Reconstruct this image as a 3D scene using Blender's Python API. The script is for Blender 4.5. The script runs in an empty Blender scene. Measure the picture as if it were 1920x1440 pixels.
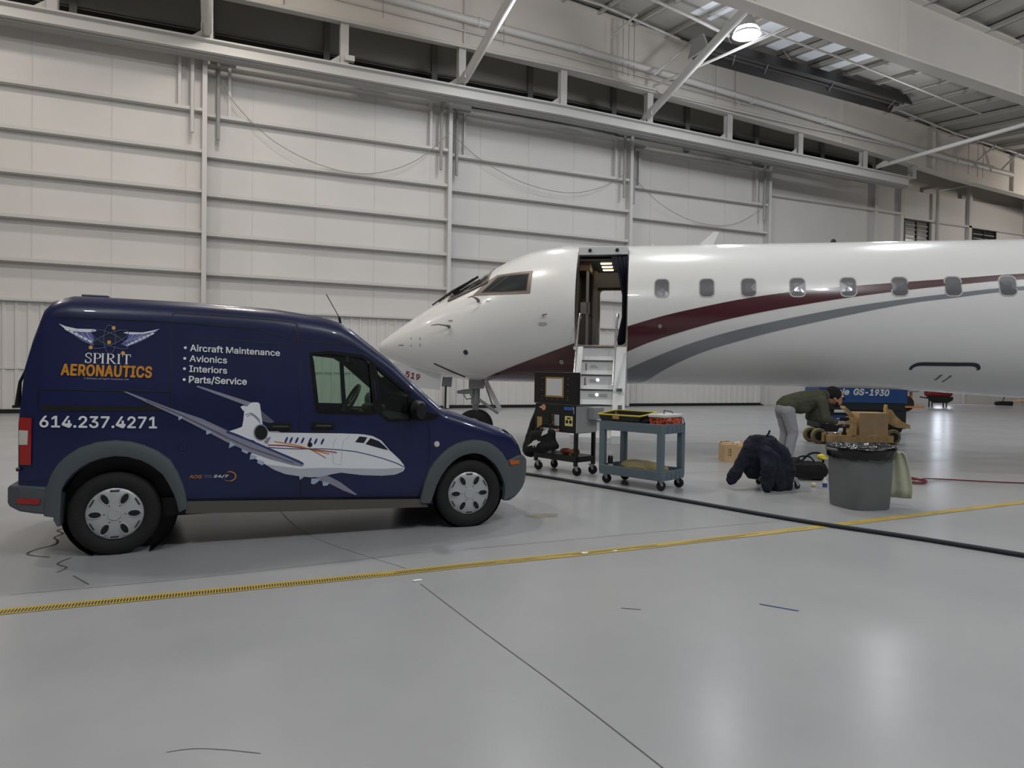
import bpy, bmesh, math, random
import numpy as np
from mathutils import Vector, Matrix
random.seed(7)
SC = bpy.context.scene
COL = SC.collection
PI = math.pi

# ------------------------------------------------------------------ camera
CAM_H = 1.4787
def make_camera():
    yaw, pitch, roll = 0.40492, -0.01933, 0.01537
    c, s = math.cos, math.sin
    f = Vector((s(yaw)*c(pitch), c(yaw)*c(pitch), s(pitch)))
    ri = Vector((c(yaw), -s(yaw), 0.0)); up = ri.cross(f)
    ri2 = ri*c(roll) + up*s(roll); up2 = up*c(roll) - ri*s(roll)
    cd = bpy.data.cameras.new('camera'); cam = bpy.data.objects.new('camera', cd); COL.objects.link(cam)
    m = Matrix(((ri2.x, up2.x, -f.x, 0), (ri2.y, up2.y, -f.y, 0), (ri2.z, up2.z, -f.z, CAM_H), (0, 0, 0, 1)))
    cam.matrix_world = m
    cd.sensor_width = 36.0; cd.lens = 36.0*1300/1920; cd.clip_end = 300
    SC.camera = cam
make_camera()

# ------------------------------------------------------------------ world, lamps' light, exposure
w = bpy.data.worlds.new('World'); SC.world = w; w.use_nodes = True
w.node_tree.nodes['Background'].inputs[0].default_value = (0.55, 0.6, 0.68, 1)
w.node_tree.nodes['Background'].inputs[1].default_value = 0.12
vs = SC.view_settings
vs.view_transform = 'Standard'; vs.look = 'None'; vs.gamma = 1.0; vs.use_curve_mapping = False
vs.exposure = 0.0

LAMP_ROWS = [(19.6, [-7.5, 0.6, 8.7, 16.75, 25.0], 74, 150), (20.0, [42.0], 0, 420), (11.6, [-7.0, 1.0, 9.0, 17.0, 25.5], 240, 128), (-5.0, [-4.0, 5.0, 14.0], 0, 1230)]  # the lone far-right lamp is an unseen fill added to brighten the girder end
def hall_light(x, y, z, power, warm, kind):
    ld = bpy.data.lights.new('high_bay_light', kind)
    if kind == 'AREA': ld.shape = 'DISK'; ld.size = 0.9
    else: ld.shadow_soft_size = 0.28
    ld.energy = power*(1.3 if warm else 1.0); ld.color = (1.0, 0.93, 0.84) if warm else (0.93, 0.965, 1.0)
    lo = bpy.data.objects.new('high_bay_light', ld); COL.objects.link(lo); lo.location = (x, y, z)
for (ly, lxs, pa, pp) in LAMP_ROWS:
    for i, lx in enumerate(lxs):
        z = 13.0 - 0.06*max(lx, 0) + (-0.45 if ly > 18 else 0)
        if pa: hall_light(lx, ly, z, pa, i < 2 and ly > 0, 'AREA')
        if pp: hall_light(lx, ly, z+.05, pp, i < 2 and ly > 0, 'POINT')

# ------------------------------------------------------------------ materials
def lin(h):
    h = h.lstrip('#'); v = [int(h[i:i+2], 16)/255 for i in (0, 2, 4)]
    return tuple(x/12.92 if x <= 0.04045 else ((x+0.055)/1.055)**2.4 for x in v) + (1.0,)
MATS = {}
def mat(name, colour, rough=0.5, metal=0.0, spec=0.5, var=0.0, vscale=4.0, bump=0.0, bscale=30.0, coat=0.0, emit=None, estr=1.0):
    m = bpy.data.materials.new(name); m.use_nodes = True; nt = m.node_tree; b = nt.nodes['Principled BSDF']
    c = lin(colour) if isinstance(colour, str) else tuple(colour)
    b.inputs['Base Color'].default_value = c; b.inputs['Roughness'].default_value = rough
    b.inputs['Metallic'].default_value = metal; b.inputs['Specular IOR Level'].default_value = spec
    b.inputs['Coat Weight'].default_value = coat; b.inputs['Coat Roughness'].default_value = 0.03
    tc = None
    if var > 0 or bump > 0:
        tc = nt.nodes.new('ShaderNodeTexCoord')
    if var > 0:
        n = nt.nodes.new('ShaderNodeTexNoise'); n.inputs['Scale'].default_value = vscale; n.inputs['Detail'].default_value = 5
        nt.links.new(tc.outputs['Object'], n.inputs['Vector'])
        r = nt.nodes.new('ShaderNodeValToRGB')
        r.color_ramp.elements[0].color = tuple(x*(1-var) for x in c[:3])+(1,); r.color_ramp.elements[1].color = tuple(min(1, x*(1+var)) for x in c[:3])+(1,)
        r.color_ramp.elements[0].position = .3; r.color_ramp.elements[1].position = .7
        nt.links.new(n.outputs['Fac'], r.inputs['Fac']); nt.links.new(r.outputs['Color'], b.inputs['Base Color'])
    if bump > 0:
        n2 = nt.nodes.new('ShaderNodeTexNoise'); n2.inputs['Scale'].default_value = bscale
        nt.links.new(tc.outputs['Object'], n2.inputs['Vector'])
        bp = nt.nodes.new('ShaderNodeBump'); bp.inputs['Strength'].default_value = bump; bp.inputs['Distance'].default_value = 0.02
        nt.links.new(n2.outputs['Fac'], bp.inputs['Height']); nt.links.new(bp.outputs['Normal'], b.inputs['Normal'])
    if emit:
        b.inputs['Emission Color'].default_value = lin(emit); b.inputs['Emission Strength'].default_value = estr
    MATS[name] = m
    return m
def glass_mat(name, tint, gloss=0.12):
    m = bpy.data.materials.new(name); m.use_nodes = True; nt = m.node_tree; nt.nodes.clear()
    o = nt.nodes.new('ShaderNodeOutputMaterial'); t = nt.nodes.new('ShaderNodeBsdfTransparent'); t.inputs[0].default_value = lin(tint)
    g = nt.nodes.new('ShaderNodeBsdfGlossy'); g.inputs['Roughness'].default_value = 0.03
    fr = nt.nodes.new('ShaderNodeFresnel'); fr.inputs['IOR'].default_value = 1.45
    mx = nt.nodes.new('ShaderNodeMixShader')
    nt.links.new(fr.outputs[0], mx.inputs[0]); nt.links.new(t.outputs[0], mx.inputs[1]); nt.links.new(g.outputs[0], mx.inputs[2]); nt.links.new(mx.outputs[0], o.inputs[0])
    MATS[name] = m; return m

def floor_mat():
    m = bpy.data.materials.new('polished_concrete'); m.use_nodes = True; nt = m.node_tree; b = nt.nodes['Principled BSDF']
    tc = nt.nodes.new('ShaderNodeTexCoord')
    n = nt.nodes.new('ShaderNodeTexNoise'); n.inputs['Scale'].default_value = 0.55; n.inputs['Detail'].default_value = 6; n.inputs['Roughness'].default_value = .6
    nt.links.new(tc.outputs['Object'], n.inputs['Vector'])
    r = nt.nodes.new('ShaderNodeValToRGB'); r.color_ramp.elements[0].position = .3; r.color_ramp.elements[1].position = .72
    r.color_ramp.elements[0].color = (.338, .344, .356, 1); r.color_ramp.elements[1].color = (.40, .404, .414, 1)
    nt.links.new(n.outputs['Fac'], r.inputs['Fac'])
    # small dark specks and scuffs
    n2 = nt.nodes.new('ShaderNodeTexNoise'); n2.inputs['Scale'].default_value = 26; n2.inputs['Detail'].default_value = 3
    nt.links.new(tc.outputs['Object'], n2.inputs['Vector'])
    r2 = nt.nodes.new('ShaderNodeValToRGB'); r2.color_ramp.elements[0].position = .69; r2.color_ramp.elements[1].position = .74
    r2.color_ramp.elements[0].color = (1, 1, 1, 1); r2.color_ramp.elements[1].color = (.985, .985, .985, 1)
    nt.links.new(n2.outputs['Fac'], r2.inputs['Fac'])
    mx = nt.nodes.new('ShaderNodeMix'); mx.data_type = 'RGBA'; mx.blend_type = 'MULTIPLY'; mx.inputs[0].default_value = 1
    nt.links.new(r.outputs['Color'], mx.inputs[6]); nt.links.new(r2.outputs['Color'], mx.inputs[7]); nt.links.new(mx.outputs[2], b.inputs['Base Color'])
    n3 = nt.nodes.new('ShaderNodeTexNoise'); n3.inputs['Scale'].default_value = 1.3; n3.inputs['Detail'].default_value = 4
    nt.links.new(tc.outputs['Object'], n3.inputs['Vector'])
    mr = nt.nodes.new('ShaderNodeMapRange'); mr.inputs[1].default_value = .3; mr.inputs[2].default_value = .7; mr.inputs[3].default_value = .23; mr.inputs[4].default_value = .26
    nt.links.new(n3.outputs['Fac'], mr.inputs[0]); nt.links.new(mr.outputs[0], b.inputs['Roughness'])
    b.inputs['Specular IOR Level'].default_value = .2
    MATS['floor'] = m; return m
def tape_mat():
    m = bpy.data.materials.new('hazard_tape'); m.use_nodes = True; nt = m.node_tree; b = nt.nodes['Principled BSDF']; b.inputs['Roughness'].default_value = .55
    tc = nt.nodes.new('ShaderNodeTexCoord'); sp = nt.nodes.new('ShaderNodeSeparateXYZ'); nt.links.new(tc.outputs['UV'], sp.inputs[0])
    def mth(op, a, bb=None):
        k = nt.nodes.new('ShaderNodeMath'); k.operation = op
        for i, v in enumerate((a, bb)):
            if v is None: continue
            if isinstance(v, (int, float)): k.inputs[i].default_value = v
            else: nt.links.new(v, k.inputs[i])
        return k.outputs[0]
    u, v = sp.outputs[0], sp.outputs[1]
    fr = mth('FRACT', mth('MULTIPLY', u, 58.0))
    bar = mth('LESS_THAN', fr, .5)
    bar = mth('MULTIPLY', bar, mth('LESS_THAN', v, .72)); bar = mth('MULTIPLY', bar, mth('GREATER_THAN', v, .14))
    n = nt.nodes.new('ShaderNodeTexNoise'); n.inputs['Scale'].default_value = 1.5; nt.links.new(tc.outputs['UV'], n.inputs['Vector'])
    worn = mth('GREATER_THAN', mth('ADD', mth('MULTIPLY', n.outputs['Fac'], 1.0), mth('MULTIPLY', u, -.034)), .2)
    bar = mth('MULTIPLY', bar, worn)
    mx = nt.nodes.new('ShaderNodeMix'); mx.data_type = 'RGBA'; nt.links.new(bar, mx.inputs[0])
    mx.inputs[6].default_value = lin('#b39b45'); mx.inputs[7].default_value = lin('#2a2618'); nt.links.new(mx.outputs[2], b.inputs['Base Color'])
    MATS['tape'] = m; return m
floor_mat(); tape_mat()
mat('wall_paint', '#d3d0cd', .55, var=.04, vscale=.4)
mat('rib_paint', '#c9c8c6', .5, var=.03, vscale=.6)
mat('steel_white', '#c8c6c3', .45)
mat('steel_grey', '#9b9a98', .5)
mat('upper_wall', '#d3cec4', .8)
mat('roof_sheet', '#b5b2ad', .6)
mat('girder_paint', '#d9d3cc', .5, var=.03, vscale=.5)
mat('skylight', '#e8ebee', .5, emit='#dfe8f0', estr=.14)  # weak emission imitates lamplight on the roof sheets
mat('dark_soffit', '#77746f', .7)
mat('black', '#0c0c0d', .5)
mat('black_gloss', '#0b0b0c', .18)
mat('dark_rubber', '#141415', .75, bump=.2, bscale=80)
mat('side_wall', '#8d8c8a', .7)
mat('joint', '#5a5955', .8)
mat('lamp_glow', '#ffffff', .5, emit='#eef2ff', estr=14)
mat('heater', '#262424', .5)
mat('heater_tube', '#4a4745', .5)
mat('window_dark', '#2a2b30', .25)
mat('daylight', '#ffffff', .5, emit='#e6efff', estr=6)
mat('wire', '#8d8b88', .6)

# ------------------------------------------------------------------ mesh helpers
class MB:
    def __init__(s): s.v = []; s.f = []; s.uv = None
    def add(s, vs, fs):
        o = len(s.v); s.v += [tuple(p) for p in vs]; s.f += [tuple(i+o for i in f) for f in fs]; return s
    def box(s, x0, x1, y0, y1, z0, z1):
        return s.add([(x0,y0,z0),(x1,y0,z0),(x1,y1,z0),(x0,y1,z0),(x0,y0,z1),(x1,y0,z1),(x1,y1,z1),(x0,y1,z1)],
                     [(0,3,2,1),(4,5,6,7),(0,1,5,4),(1,2,6,5),(2,3,7,6),(3,0,4,7)])
    def cbox(s, c, size, rz=0.0, ry=0.0, rx=0.0):
        m = Matrix.Translation(c) @ Matrix.Rotation(rz,4,'Z') @ Matrix.Rotation(ry,4,'Y') @ Matrix.Rotation(rx,4,'X')
        a,b,c2 = (k/2 for k in size)
        vs = [m @ Vector(p) for p in [(-a,-b,-c2),(a,-b,-c2),(a,b,-c2),(-a,b,-c2),(-a,-b,c2),(a,-b,c2),(a,b,c2),(-a,b,c2)]]
        return s.add(vs, [(0,3,2,1),(4,5,6,7),(0,1,5,4),(1,2,6,5),(2,3,7,6),(3,0,4,7)])
    def bar(s, p, q, w, h, up=(0,0,1)):
        p, q = Vector(p), Vector(q); d = (q-p).normalized(); u = Vector(up)
        if abs(d.dot(u)) > .98: u = Vector((0,1,0))
        r = d.cross(u).normalized(); u = r.cross(d).normalized()
        o = [r*(-w/2)-u*(h/2), r*(w/2)-u*(h/2), r*(w/2)+u*(h/2), r*(-w/2)+u*(h/2)]
        return s.add([p+k for k in o]+[q+k for k in o], [(0,1,2,3),(7,6,5,4),(0,4,5,1),(1,5,6,2),(2,6,7,3),(3,7,4,0)])
    def tube(s, pts, r, n=10, cap=True):
        pts = [Vector(p) for p in pts]; rs = r if isinstance(r, (list, tuple)) else [r]*len(pts)
        o = len(s.v); u = None
        for i, p in enumerate(pts):
            d = (pts[min(i+1,len(pts)-1)] - pts[max(i-1,0)]).normalized()
            if u is None:
                u = d.orthogonal().normalized()
            else:
                u = (u - d*u.dot(d)); u = u.normalized() if u.length > 1e-6 else d.orthogonal().normalized()
            v = d.cross(u)
            s.v += [tuple(p + (u*math.cos(2*PI*k/n) + v*math.sin(2*PI*k/n))*rs[i]) for k in range(n)]
        for i in range(len(pts)-1):
            for k in range(n):
                s.f.append((o+i*n+k, o+i*n+(k+1)%n, o+(i+1)*n+(k+1)%n, o+(i+1)*n+k))
        if cap:
            s.f.append(tuple(o+k for k in range(n))[::-1]); s.f.append(tuple(o+(len(pts)-1)*n+k for k in range(n)))
        return s
    def lathe(s, prof, n=24, m=None, cap=True):
        # prof [(r, z)] round the Z axis, placed by matrix m
        m = m or Matrix(); o = len(s.v)
        for r, z in prof:
            s.v += [tuple(m @ Vector((r*math.cos(2*PI*k/n), r*math.sin(2*PI*k/n), z))) for k in range(n)]
        for i in range(len(prof)-1):
            for k in range(n): s.f.append((o+i*n+k, o+i*n+(k+1)%n, o+(i+1)*n+(k+1)%n, o+(i+1)*n+k))
        if cap:
            s.f.append(tuple(o+k for k in range(n))[::-1]); s.f.append(tuple(o+(len(prof)-1)*n+k for k in range(n)))
        return s
    def loft(s, rings, closed=True, cap=True):
        n = len(rings[0]); o = len(s.v)
        for r in rings: s.v += [tuple(p) for p in r]
        for i in range(len(rings)-1):
            for k in range(n if closed else n-1):
                s.f.append((o+i*n+k, o+i*n+(k+1)%n, o+(i+1)*n+(k+1)%n, o+(i+1)*n+k))
        if cap and closed:
            s.f.append(tuple(o+k for k in range(n))[::-1]); s.f.append(tuple(o+(len(rings)-1)*n+k for k in range(n)))
        return s
    def prism(s, poly, fn, w0, w1):
        # polygon [(u, v)], fn(u, v, w) -> point; solid between w0 and w1
        n = len(poly); o = len(s.v)
        s.v += [tuple(fn(u, v, w0)) for u, v in poly] + [tuple(fn(u, v, w1)) for u, v in poly]
        s.f.append(tuple(o+k for k in range(n))[::-1]); s.f.append(tuple(o+n+k for k in range(n)))
        for k in range(n): s.f.append((o+k, o+(k+1)%n, o+n+(k+1)%n, o+n+k))
        return s
    def build(s, name, m, parent=None, smooth=False, bevel=0.0, fix=True, sub=0, segs=2):
        me = bpy.data.meshes.new(name); me.from_pydata(s.v, [], s.f)
        if fix:
            bm = bmesh.new(); bm.from_mesh(me); bmesh.ops.recalc_face_normals(bm, faces=bm.faces); bm.to_mesh(me); bm.free()
        me.update()
        return finish(name, me, m, parent, smooth, bevel, sub, segs)
def finish(name, me, m, parent=None, smooth=False, bevel=0.0, sub=0, segs=2):
    o = bpy.data.objects.new(name, me); COL.objects.link(o)
    me.materials.append(MATS[m] if isinstance(m, str) else m)
    if parent is not None: o.parent = parent
    if smooth:
        for p in me.polygons: p.use_smooth = True
        try: me.set_sharp_from_angle(angle=math.radians(smooth if isinstance(smooth, (int, float)) and smooth > 1 else 38))
        except Exception: pass
    if bevel > 0:
        b = o.modifiers.new('bevel', 'BEVEL'); b.width = bevel; b.segments = segs; b.limit_method = 'ANGLE'; b.angle_limit = math.radians(40)
    if sub: 
        k = o.modifiers.new('subsurf', 'SUBSURF'); k.levels = sub; k.render_levels = sub
    return o
def tag(o, label=None, cat=None, group=None, kind=None):
    if label: o['label'] = label
    if cat: o['category'] = cat
    if group: o['group'] = group
    if kind: o['kind'] = kind
    return o
def thing(name, label, cat, loc=(0,0,0), rz=0.0, group=None):
    o = bpy.data.objects.new(name, None); COL.objects.link(o); o.empty_display_size = .1
    o.location = loc; o.rotation_euler = (0, 0, rz)
    return tag(o, label, cat, group)
def bake(o):
    # freeze an object's modifiers into its mesh
    dg = bpy.context.evaluated_depsgraph_get(); dg.update()
    me = bpy.data.meshes.new_from_object(o.evaluated_get(dg)); old = o.data
    o.modifiers.clear(); o.data = me
    return o
def cut(o, cutters, op='DIFFERENCE'):
    for c in cutters:
        m = o.modifiers.new('cut', 'BOOLEAN'); m.operation = op; m.object = c; m.solver = 'EXACT'
    bake(o)
    for c in cutters:
        me = c.data; bpy.data.objects.remove(c); bpy.data.meshes.remove(me)
    return o
def copy_thing(o):
    c = o.copy(); COL.objects.link(c)
    for ch in list(o.children):
        d = ch.copy(); COL.objects.link(d); d.parent = c
        for g in list(ch.children):
            e = g.copy(); COL.objects.link(e); e.parent = d
    return c
def bez(p0, p1, p2, p3, n=16):
    p0, p1, p2, p3 = (Vector(p) for p in (p0, p1, p2, p3)); out = []
    for i in range(n+1):
        t = i/n; out.append(p0*(1-t)**3 + p1*3*t*(1-t)**2 + p2*3*t*t*(1-t) + p3*t**3)
    return out
def spline(pts, n=8):
    # smooth curve through points
    P = [Vector(p) for p in pts]; out = []
    for i in range(len(P)-1):
        a = P[max(i-1, 0)]; b = P[i]; c = P[i+1]; d = P[min(i+2, len(P)-1)]
        for k in range(n):
            t = k/n; out.append(.5*((2*b) + (c-a)*t + (2*a-5*b+4*c-d)*t*t + (3*b-a-3*c+d)*t**3))
    out.append(P[-1]); return out
try: SANS = bpy.data.fonts.load(bpy.utils.system_resource('DATAFILES', path='fonts') + '/Inter.woff2')
except Exception: SANS = None
def split_loose(o):
    # every separate island of a mesh becomes an object of its own, with the same name and parent
    me = o.data; n = len(me.vertices); par = list(range(n))
    def find(a):
        while par[a] != a: par[a] = par[par[a]]; a = par[a]
        return a
    for e in me.edges:
        a, b = find(e.vertices[0]), find(e.vertices[1])
        if a != b: par[a] = b
    isl = {}
    for p in me.polygons: isl.setdefault(find(p.vertices[0]), []).append(p)
    if len(isl) < 2: return [o]
    out = []
    for ps in isl.values():
        ids = sorted({v for p in ps for v in p.vertices}); mp = {v: i for i, v in enumerate(ids)}
        m2 = bpy.data.meshes.new(o.name); m2.from_pydata([me.vertices[v].co[:] for v in ids], [], [tuple(mp[v] for v in p.vertices) for p in ps])
        for m_ in me.materials: m2.materials.append(m_)
        for q, p in zip(m2.polygons, ps): q.use_smooth = p.use_smooth
        c = o.copy(); c.data = m2; COL.objects.link(c); out.append(c)
    nm = o.name; bpy.data.objects.remove(o); bpy.data.meshes.remove(me)
    return out
def text_flat(s, bold=0.0, shear=0.0, spacing=1.0):
    # letters as a flat mesh normalised to its own box
    cu = bpy.data.curves.new('lettering', 'FONT'); cu.body = s; cu.size = 1; cu.shear = shear; cu.space_character = spacing
    cu.resolution_u = 4
    if SANS: cu.font = SANS
    o = bpy.data.objects.new('lettering', cu); COL.objects.link(o)
    dg = bpy.context.evaluated_depsgraph_get(); dg.update()
    me = bpy.data.meshes.new_from_object(o.evaluated_get(dg))
    vs = [(v.co.x, v.co.y) for v in me.vertices]; fs = [tuple(p.vertices) for p in me.polygons]
    bpy.data.objects.remove(o); bpy.data.curves.remove(cu); bpy.data.meshes.remove(me)
    x0 = min(v[0] for v in vs); x1 = max(v[0] for v in vs); y0 = min(v[1] for v in vs); y1 = max(v[1] for v in vs)
    return [((x-x0)/(x1-x0), (y-y0)/(y1-y0)) for x, y in vs], fs
def text_on(mb, s, quad, fn, bold=0.0, shear=0.0, spacing=1.0):
    # quad = tl, tr, br, bl in surface coordinates; fn maps (u, v) to a point
    vs, fs = text_flat(s, bold, shear, spacing)
    if bold:
        # heavier strokes: the same letters laid over themselves a hair apart in every direction
        n = len(vs); wide = abs(Vector(quad[1][:2]).x-Vector(quad[0][:2]).x); tall = abs(quad[0][1]-quad[3][1]); V, F = [], []
        for k in range(9):
            dx, dy = (0, 0) if k == 8 else (bold*math.cos(k*PI/4)*tall/wide, bold*math.sin(k*PI/4))
            F += [tuple(i+len(V) for i in f) for f in fs]; V += [(a+dx, b+dy) for a, b in vs]
        vs, fs = V, F
    tl, tr, br, bl = (Vector((q[0], q[1])) for q in quad)
    pts = []; each = len(vs)//(9 if bold else 1)
    for i, (a, b) in enumerate(vs):
        p = (bl*(1-a) + br*a)*(1-b) + (tl*(1-a) + tr*a)*b
        pts.append(fn(p.x, p.y, .0004*(i//each)))
    mb.add(pts, fs)
# ================================================================== the hangar
def struct(o): o['kind'] = 'structure'; return o
def T1(X): return 15.55-.085*(X-12)
def T2(X): return 14.45-.072*(X-12)
def roof_z(X, Y): return T1(X)+(Y-23.5)*(T1(X)-T2(X))/7.7 if Y > 15.8 else T2(X)
def girder_bottom(X): return float(np.interp(X, [-12, 8, 12, 20.8, 27, 30, 34, 40, 47], [12.95, 12.9, 12.8, 12.35, 12.02, 11.8, 11.45, 11.15, 10.4]))
def sag(X): return float(np.interp(X, [-12, 12, 32], [0, 0, -.42]))

struct(MB().box(-16, 60, -18, 27, -.2, 0).build('floor', 'floor'))
# roof sheeting
mb = MB(); rings = []
for X in (-16, -6, 2, 12, 22, 32, 42, 60):
    rings.append([(X, Y, roof_z(X, Y)+dz) for Y, dz in ((-18, 0), (15.8, 0), (27, 0), (27, .12), (15.8, .12), (-18, .12))])
struct(mb.loft(rings).build('ceiling', 'roof_sheet'))
struct(MB().box(-16.2, -16, -18, 27, 0, 18).build('wall_left', 'side_wall'))
struct(MB().box(60, 60.2, -18, 27, 0, 13).build('wall_right', 'side_wall'))
struct(MB().box(-16, 60, -18.2, -18, 0, 17).build('wall_front', 'side_wall'))
# back wall: the fixed part right of the leaves and the dark strip above the door header
mb = MB().box(-16, 60, 26.7, 26.95, 0, 19)
struct(mb.build('wall_back', 'upper_wall'))
mb = MB(); mb.box(24.3, 60, 26.35, 26.7, 0, 11.6)
wr = struct(mb.build('wall_back_right', 'wall_paint'))
mb = MB()
for X in (31.9, 33.85, 39.4, 44.5): mb.box(X-.12, X+.12, 26.15, 26.35, 0, 11.6 if X < 38 else 13)
split_loose(mb.build('column', 'steel_white', wr))
mb = MB()
mb.box(24.4, 34, 26.12, 26.35, 10.15, 10.27); mb.box(34, 50, 26.15, 26.35, 10.0, 10.1)
split_loose(mb.build('girt', 'steel_white', wr))
mb = MB(); mb.tube([(36.55, 26.1, 3.0), (36.55, 26.1, 11.75), (41.6, 26.0, 12.95)], .1, 8); mb.build('drain_pipe', 'steel_white', wr)
# dark louvred windows high on the fixed wall, a bright glazed opening behind the aircraft
for k, (a, b) in enumerate([(34.2, 36.05), (39.75, 41.7)]):
    wo = struct(MB().box(a, b, 26.3, 26.34, 7.6, 9.95).build('window_%d' % (k+1), 'window_dark'))
    m2 = MB(); m2.box(a-.08, b+.08, 26.22, 26.32, 9.95, 10.05); m2.box(a-.1, a, 26.22, 26.33, 7.6, 10); m2.box(b, b+.1, 26.22, 26.33, 7.6, 10); m2.box((a+b)/2-.04, (a+b)/2+.04, 26.24, 26.32, 7.6, 9.95)
    m2.build('window_frame', 'heater' , wo)
    m3 = MB()
    for i in range(9): m3.cbox(((a+b)/2, 26.28, 7.8+i*.24), (b-a-.05, .04, .05))
    split_loose(m3.build('louvre', 'steel_grey', wo))
wd = struct(MB().box(37.0, 37.55, 26.27, 26.33, .75, 3.2).build('window_3', 'daylight'))
MB().box(36.9, 38.35, 26.3, 26.345, .65, 3.3).build('window_frame', 'steel_white', wd)
wd = struct(MB().box(38.0, 38.25, 26.27, 26.33, .85, 3.1).build('window_4', 'daylight'))

# ---------------------------------------------------------------- telescoping door leaves
LEAF_X = [-8.45, -.28, 8.02, 16.18, 24.17]
GIRTS = [4.51, 5.78, 7.06, 8.32, 9.62]
def leaf(k):
    Y = 24.5 + .45*k; x0, x1 = LEAF_X[k], LEAF_X[k+1]; dz = sag((x0+x1)/2)*.55
    top = 11.55 + sag((x0+x1)/2)
    mb = MB()
    # slightly quilted sheet above, ribbed sheet below
    mb.box(x0-.6 if k else x0, x1, Y+.02, Y+.14, 3.33, top)
    n = 40; prof = []
    L = x1-x0; ribs = int(L/.31)
    for i in range(ribs):
        a = x0 + L*i/ribs; p = L/ribs
        prof += [(a, 0), (a+p*.62, 0), (a+p*.7, -.035), (a+p*.92, -.035)]
    prof.append((x1, 0))
    o = len(mb.v)
    for x, dy in prof: mb.v += [(x, Y+dy, .12), (x, Y+dy, 3.32)]
    for i in range(len(prof)-1): mb.f.append((o+2*i, o+2*i+2, o+2*i+3, o+2*i+1))
    mb.box(x0-.6 if k else x0, x1, Y+.05, Y+.12, .12, 3.33)
    d = struct(mb.build('door_%d' % (k+1), 'wall_paint'))
    m2 = MB().box(x0, x1, Y-.16, Y+.02, 3.30, 3.37)
    m2.box(x0, x1, Y-.045, Y, 1.30, 1.35)
    m2.build('sheet_trim', 'rib_paint', d)
    for z in GIRTS:
        MB().box(x0, x1-.1, Y-.25, Y+.02, z-.07+dz, z+.03+dz).build('girt', 'steel_white', d)
    MB().box(x0, x1-.1, Y-.24, Y+.02, 11.24+sag((x0+x1)/2), 11.34+sag((x0+x1)/2)).build('top_rail', 'steel_white', d)
    MB().box(x1-.14, x1, Y-.32, Y+.1, .05, top).build('stile', 'steel_white', d)
    g = GIRTS[-1]+dz
    mb = MB(); mb.box(x1-.84, x1-.75, Y-.22, Y-.1, g+.03, 11.24+dz); mb.box(x0+.62, x0+.71, Y-.22, Y-.1, g+.03, 11.24+dz) if k else None
    split_loose(mb.build('roller_guide', 'steel_white', d))
    mb = MB(); mb.tube([(x1-.43, Y-.3, 8.82+dz), (x1-.43, Y-.3, 11.5+dz)], .06, 8)
    if k: mb.tube([(x0+.32, Y-.3, 8.82+dz), (x0+.32, Y-.3, 11.5+dz)], .06, 8)
    split_loose(mb.build('lock_rod', 'steel_grey' if k else 'steel_white', d))
    mb = MB()
    mb.box(x1-.75, x1-.2, Y-.45, Y-.15, 11.4+dz, 11.62+dz); mb.box(x0+.1, x0+.85, Y-.4, Y-.15, 11.28+dz, 11.48+dz) if k else None
    split_loose(mb.build('roller_housing', 'steel_white' if k == 0 else 'steel_grey', d))
    mb = MB(); mb.box(x0, x1, Y-.06, Y+.16, .0, .12); mb.build('bottom_seal', 'black', d)
    # faint panel seams
    mb = MB()
    for x in np.arange(x0+1.4, x1-.3, 2.05): mb.box(x-.008, x+.008, Y+.008, Y+.022, 3.4, 11.2)
    split_loose(mb.build('panel_seam', 'rib_paint', d))
    return d
leaves = [leaf(k) for k in range(4)]
# cables drooping across the leaves
def wire(name, label, pts, r, m='wire', group=None, parent=None):
    o = MB().tube(spline(pts, 8), r, 5).build(name, m, parent)
    if parent is None: tag(o, label, 'cable', group)
    return o
wire('power_cable', None, [(.0,24.62,10.9),(.6,24.62,10.0),(1.8,24.62,9.0),(3.4,24.62,8.4),(5.0,24.62,8.35),(6.6,24.62,9.0),(7.9,24.62,10.2)], .012, parent=leaves[1])
wire('power_cable', None, [(8.1,25.08,10.4),(9.2,25.08,9.6),(11,25.08,8.9),(13,25.08,8.7),(14.6,25.08,9.1),(15.9,25.08,9.9)], .012, parent=leaves[2])
wire('power_cable', None, [(16.4,25.5,9.9),(17.8,25.5,8.9),(19.6,25.5,8.3),(21.6,25.5,8.3),(23.2,25.5,9.0),(24.0,25.5,9.8)], .012, parent=leaves[3])

# ---------------------------------------------------------------- door header hung from the girder
hd = thing('door_header', 'long white steel header beam carrying the tracks above the hangar door leaves', 'beam', (0, 23.5, 0))
mb = MB(); rings = []
for X in (-12, 12, 30.7):
    z = 11.45+sag(X); rings.append([(X, -.22, z-.40), (X, .1, z-.40), (X, .1, z), (X, -.24, z), (X, -.24, z-.05), (X, -.08, z-.07), (X, -.08, z-.35), (X, -.22, z-.37)])
mb.loft(rings).build('front_beam', 'steel_white', hd)
MB().loft([[(X, -.02, 11.0+sag(X)), (X, .35, 11.0+sag(X)), (X, .35, 11.06+sag(X)), (X, -.02, 11.06+sag(X))] for X in (-12, 12, 30.7)]).build('bottom_flange', 'steel_grey', hd)
for k, y in enumerate((.55, 1.0, 1.45, 1.9)):
    mb = MB(); rings = []
    for X in (-12, 12, 30.2-.35*k):
        z = 11.75+sag(X); rings.append([(X, y-.1, z-.16), (X, y+.1, z-.16), (X, y+.1, z), (X, y-.1, z)])
    mb.loft(rings).build('track', 'steel_grey', hd)
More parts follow.
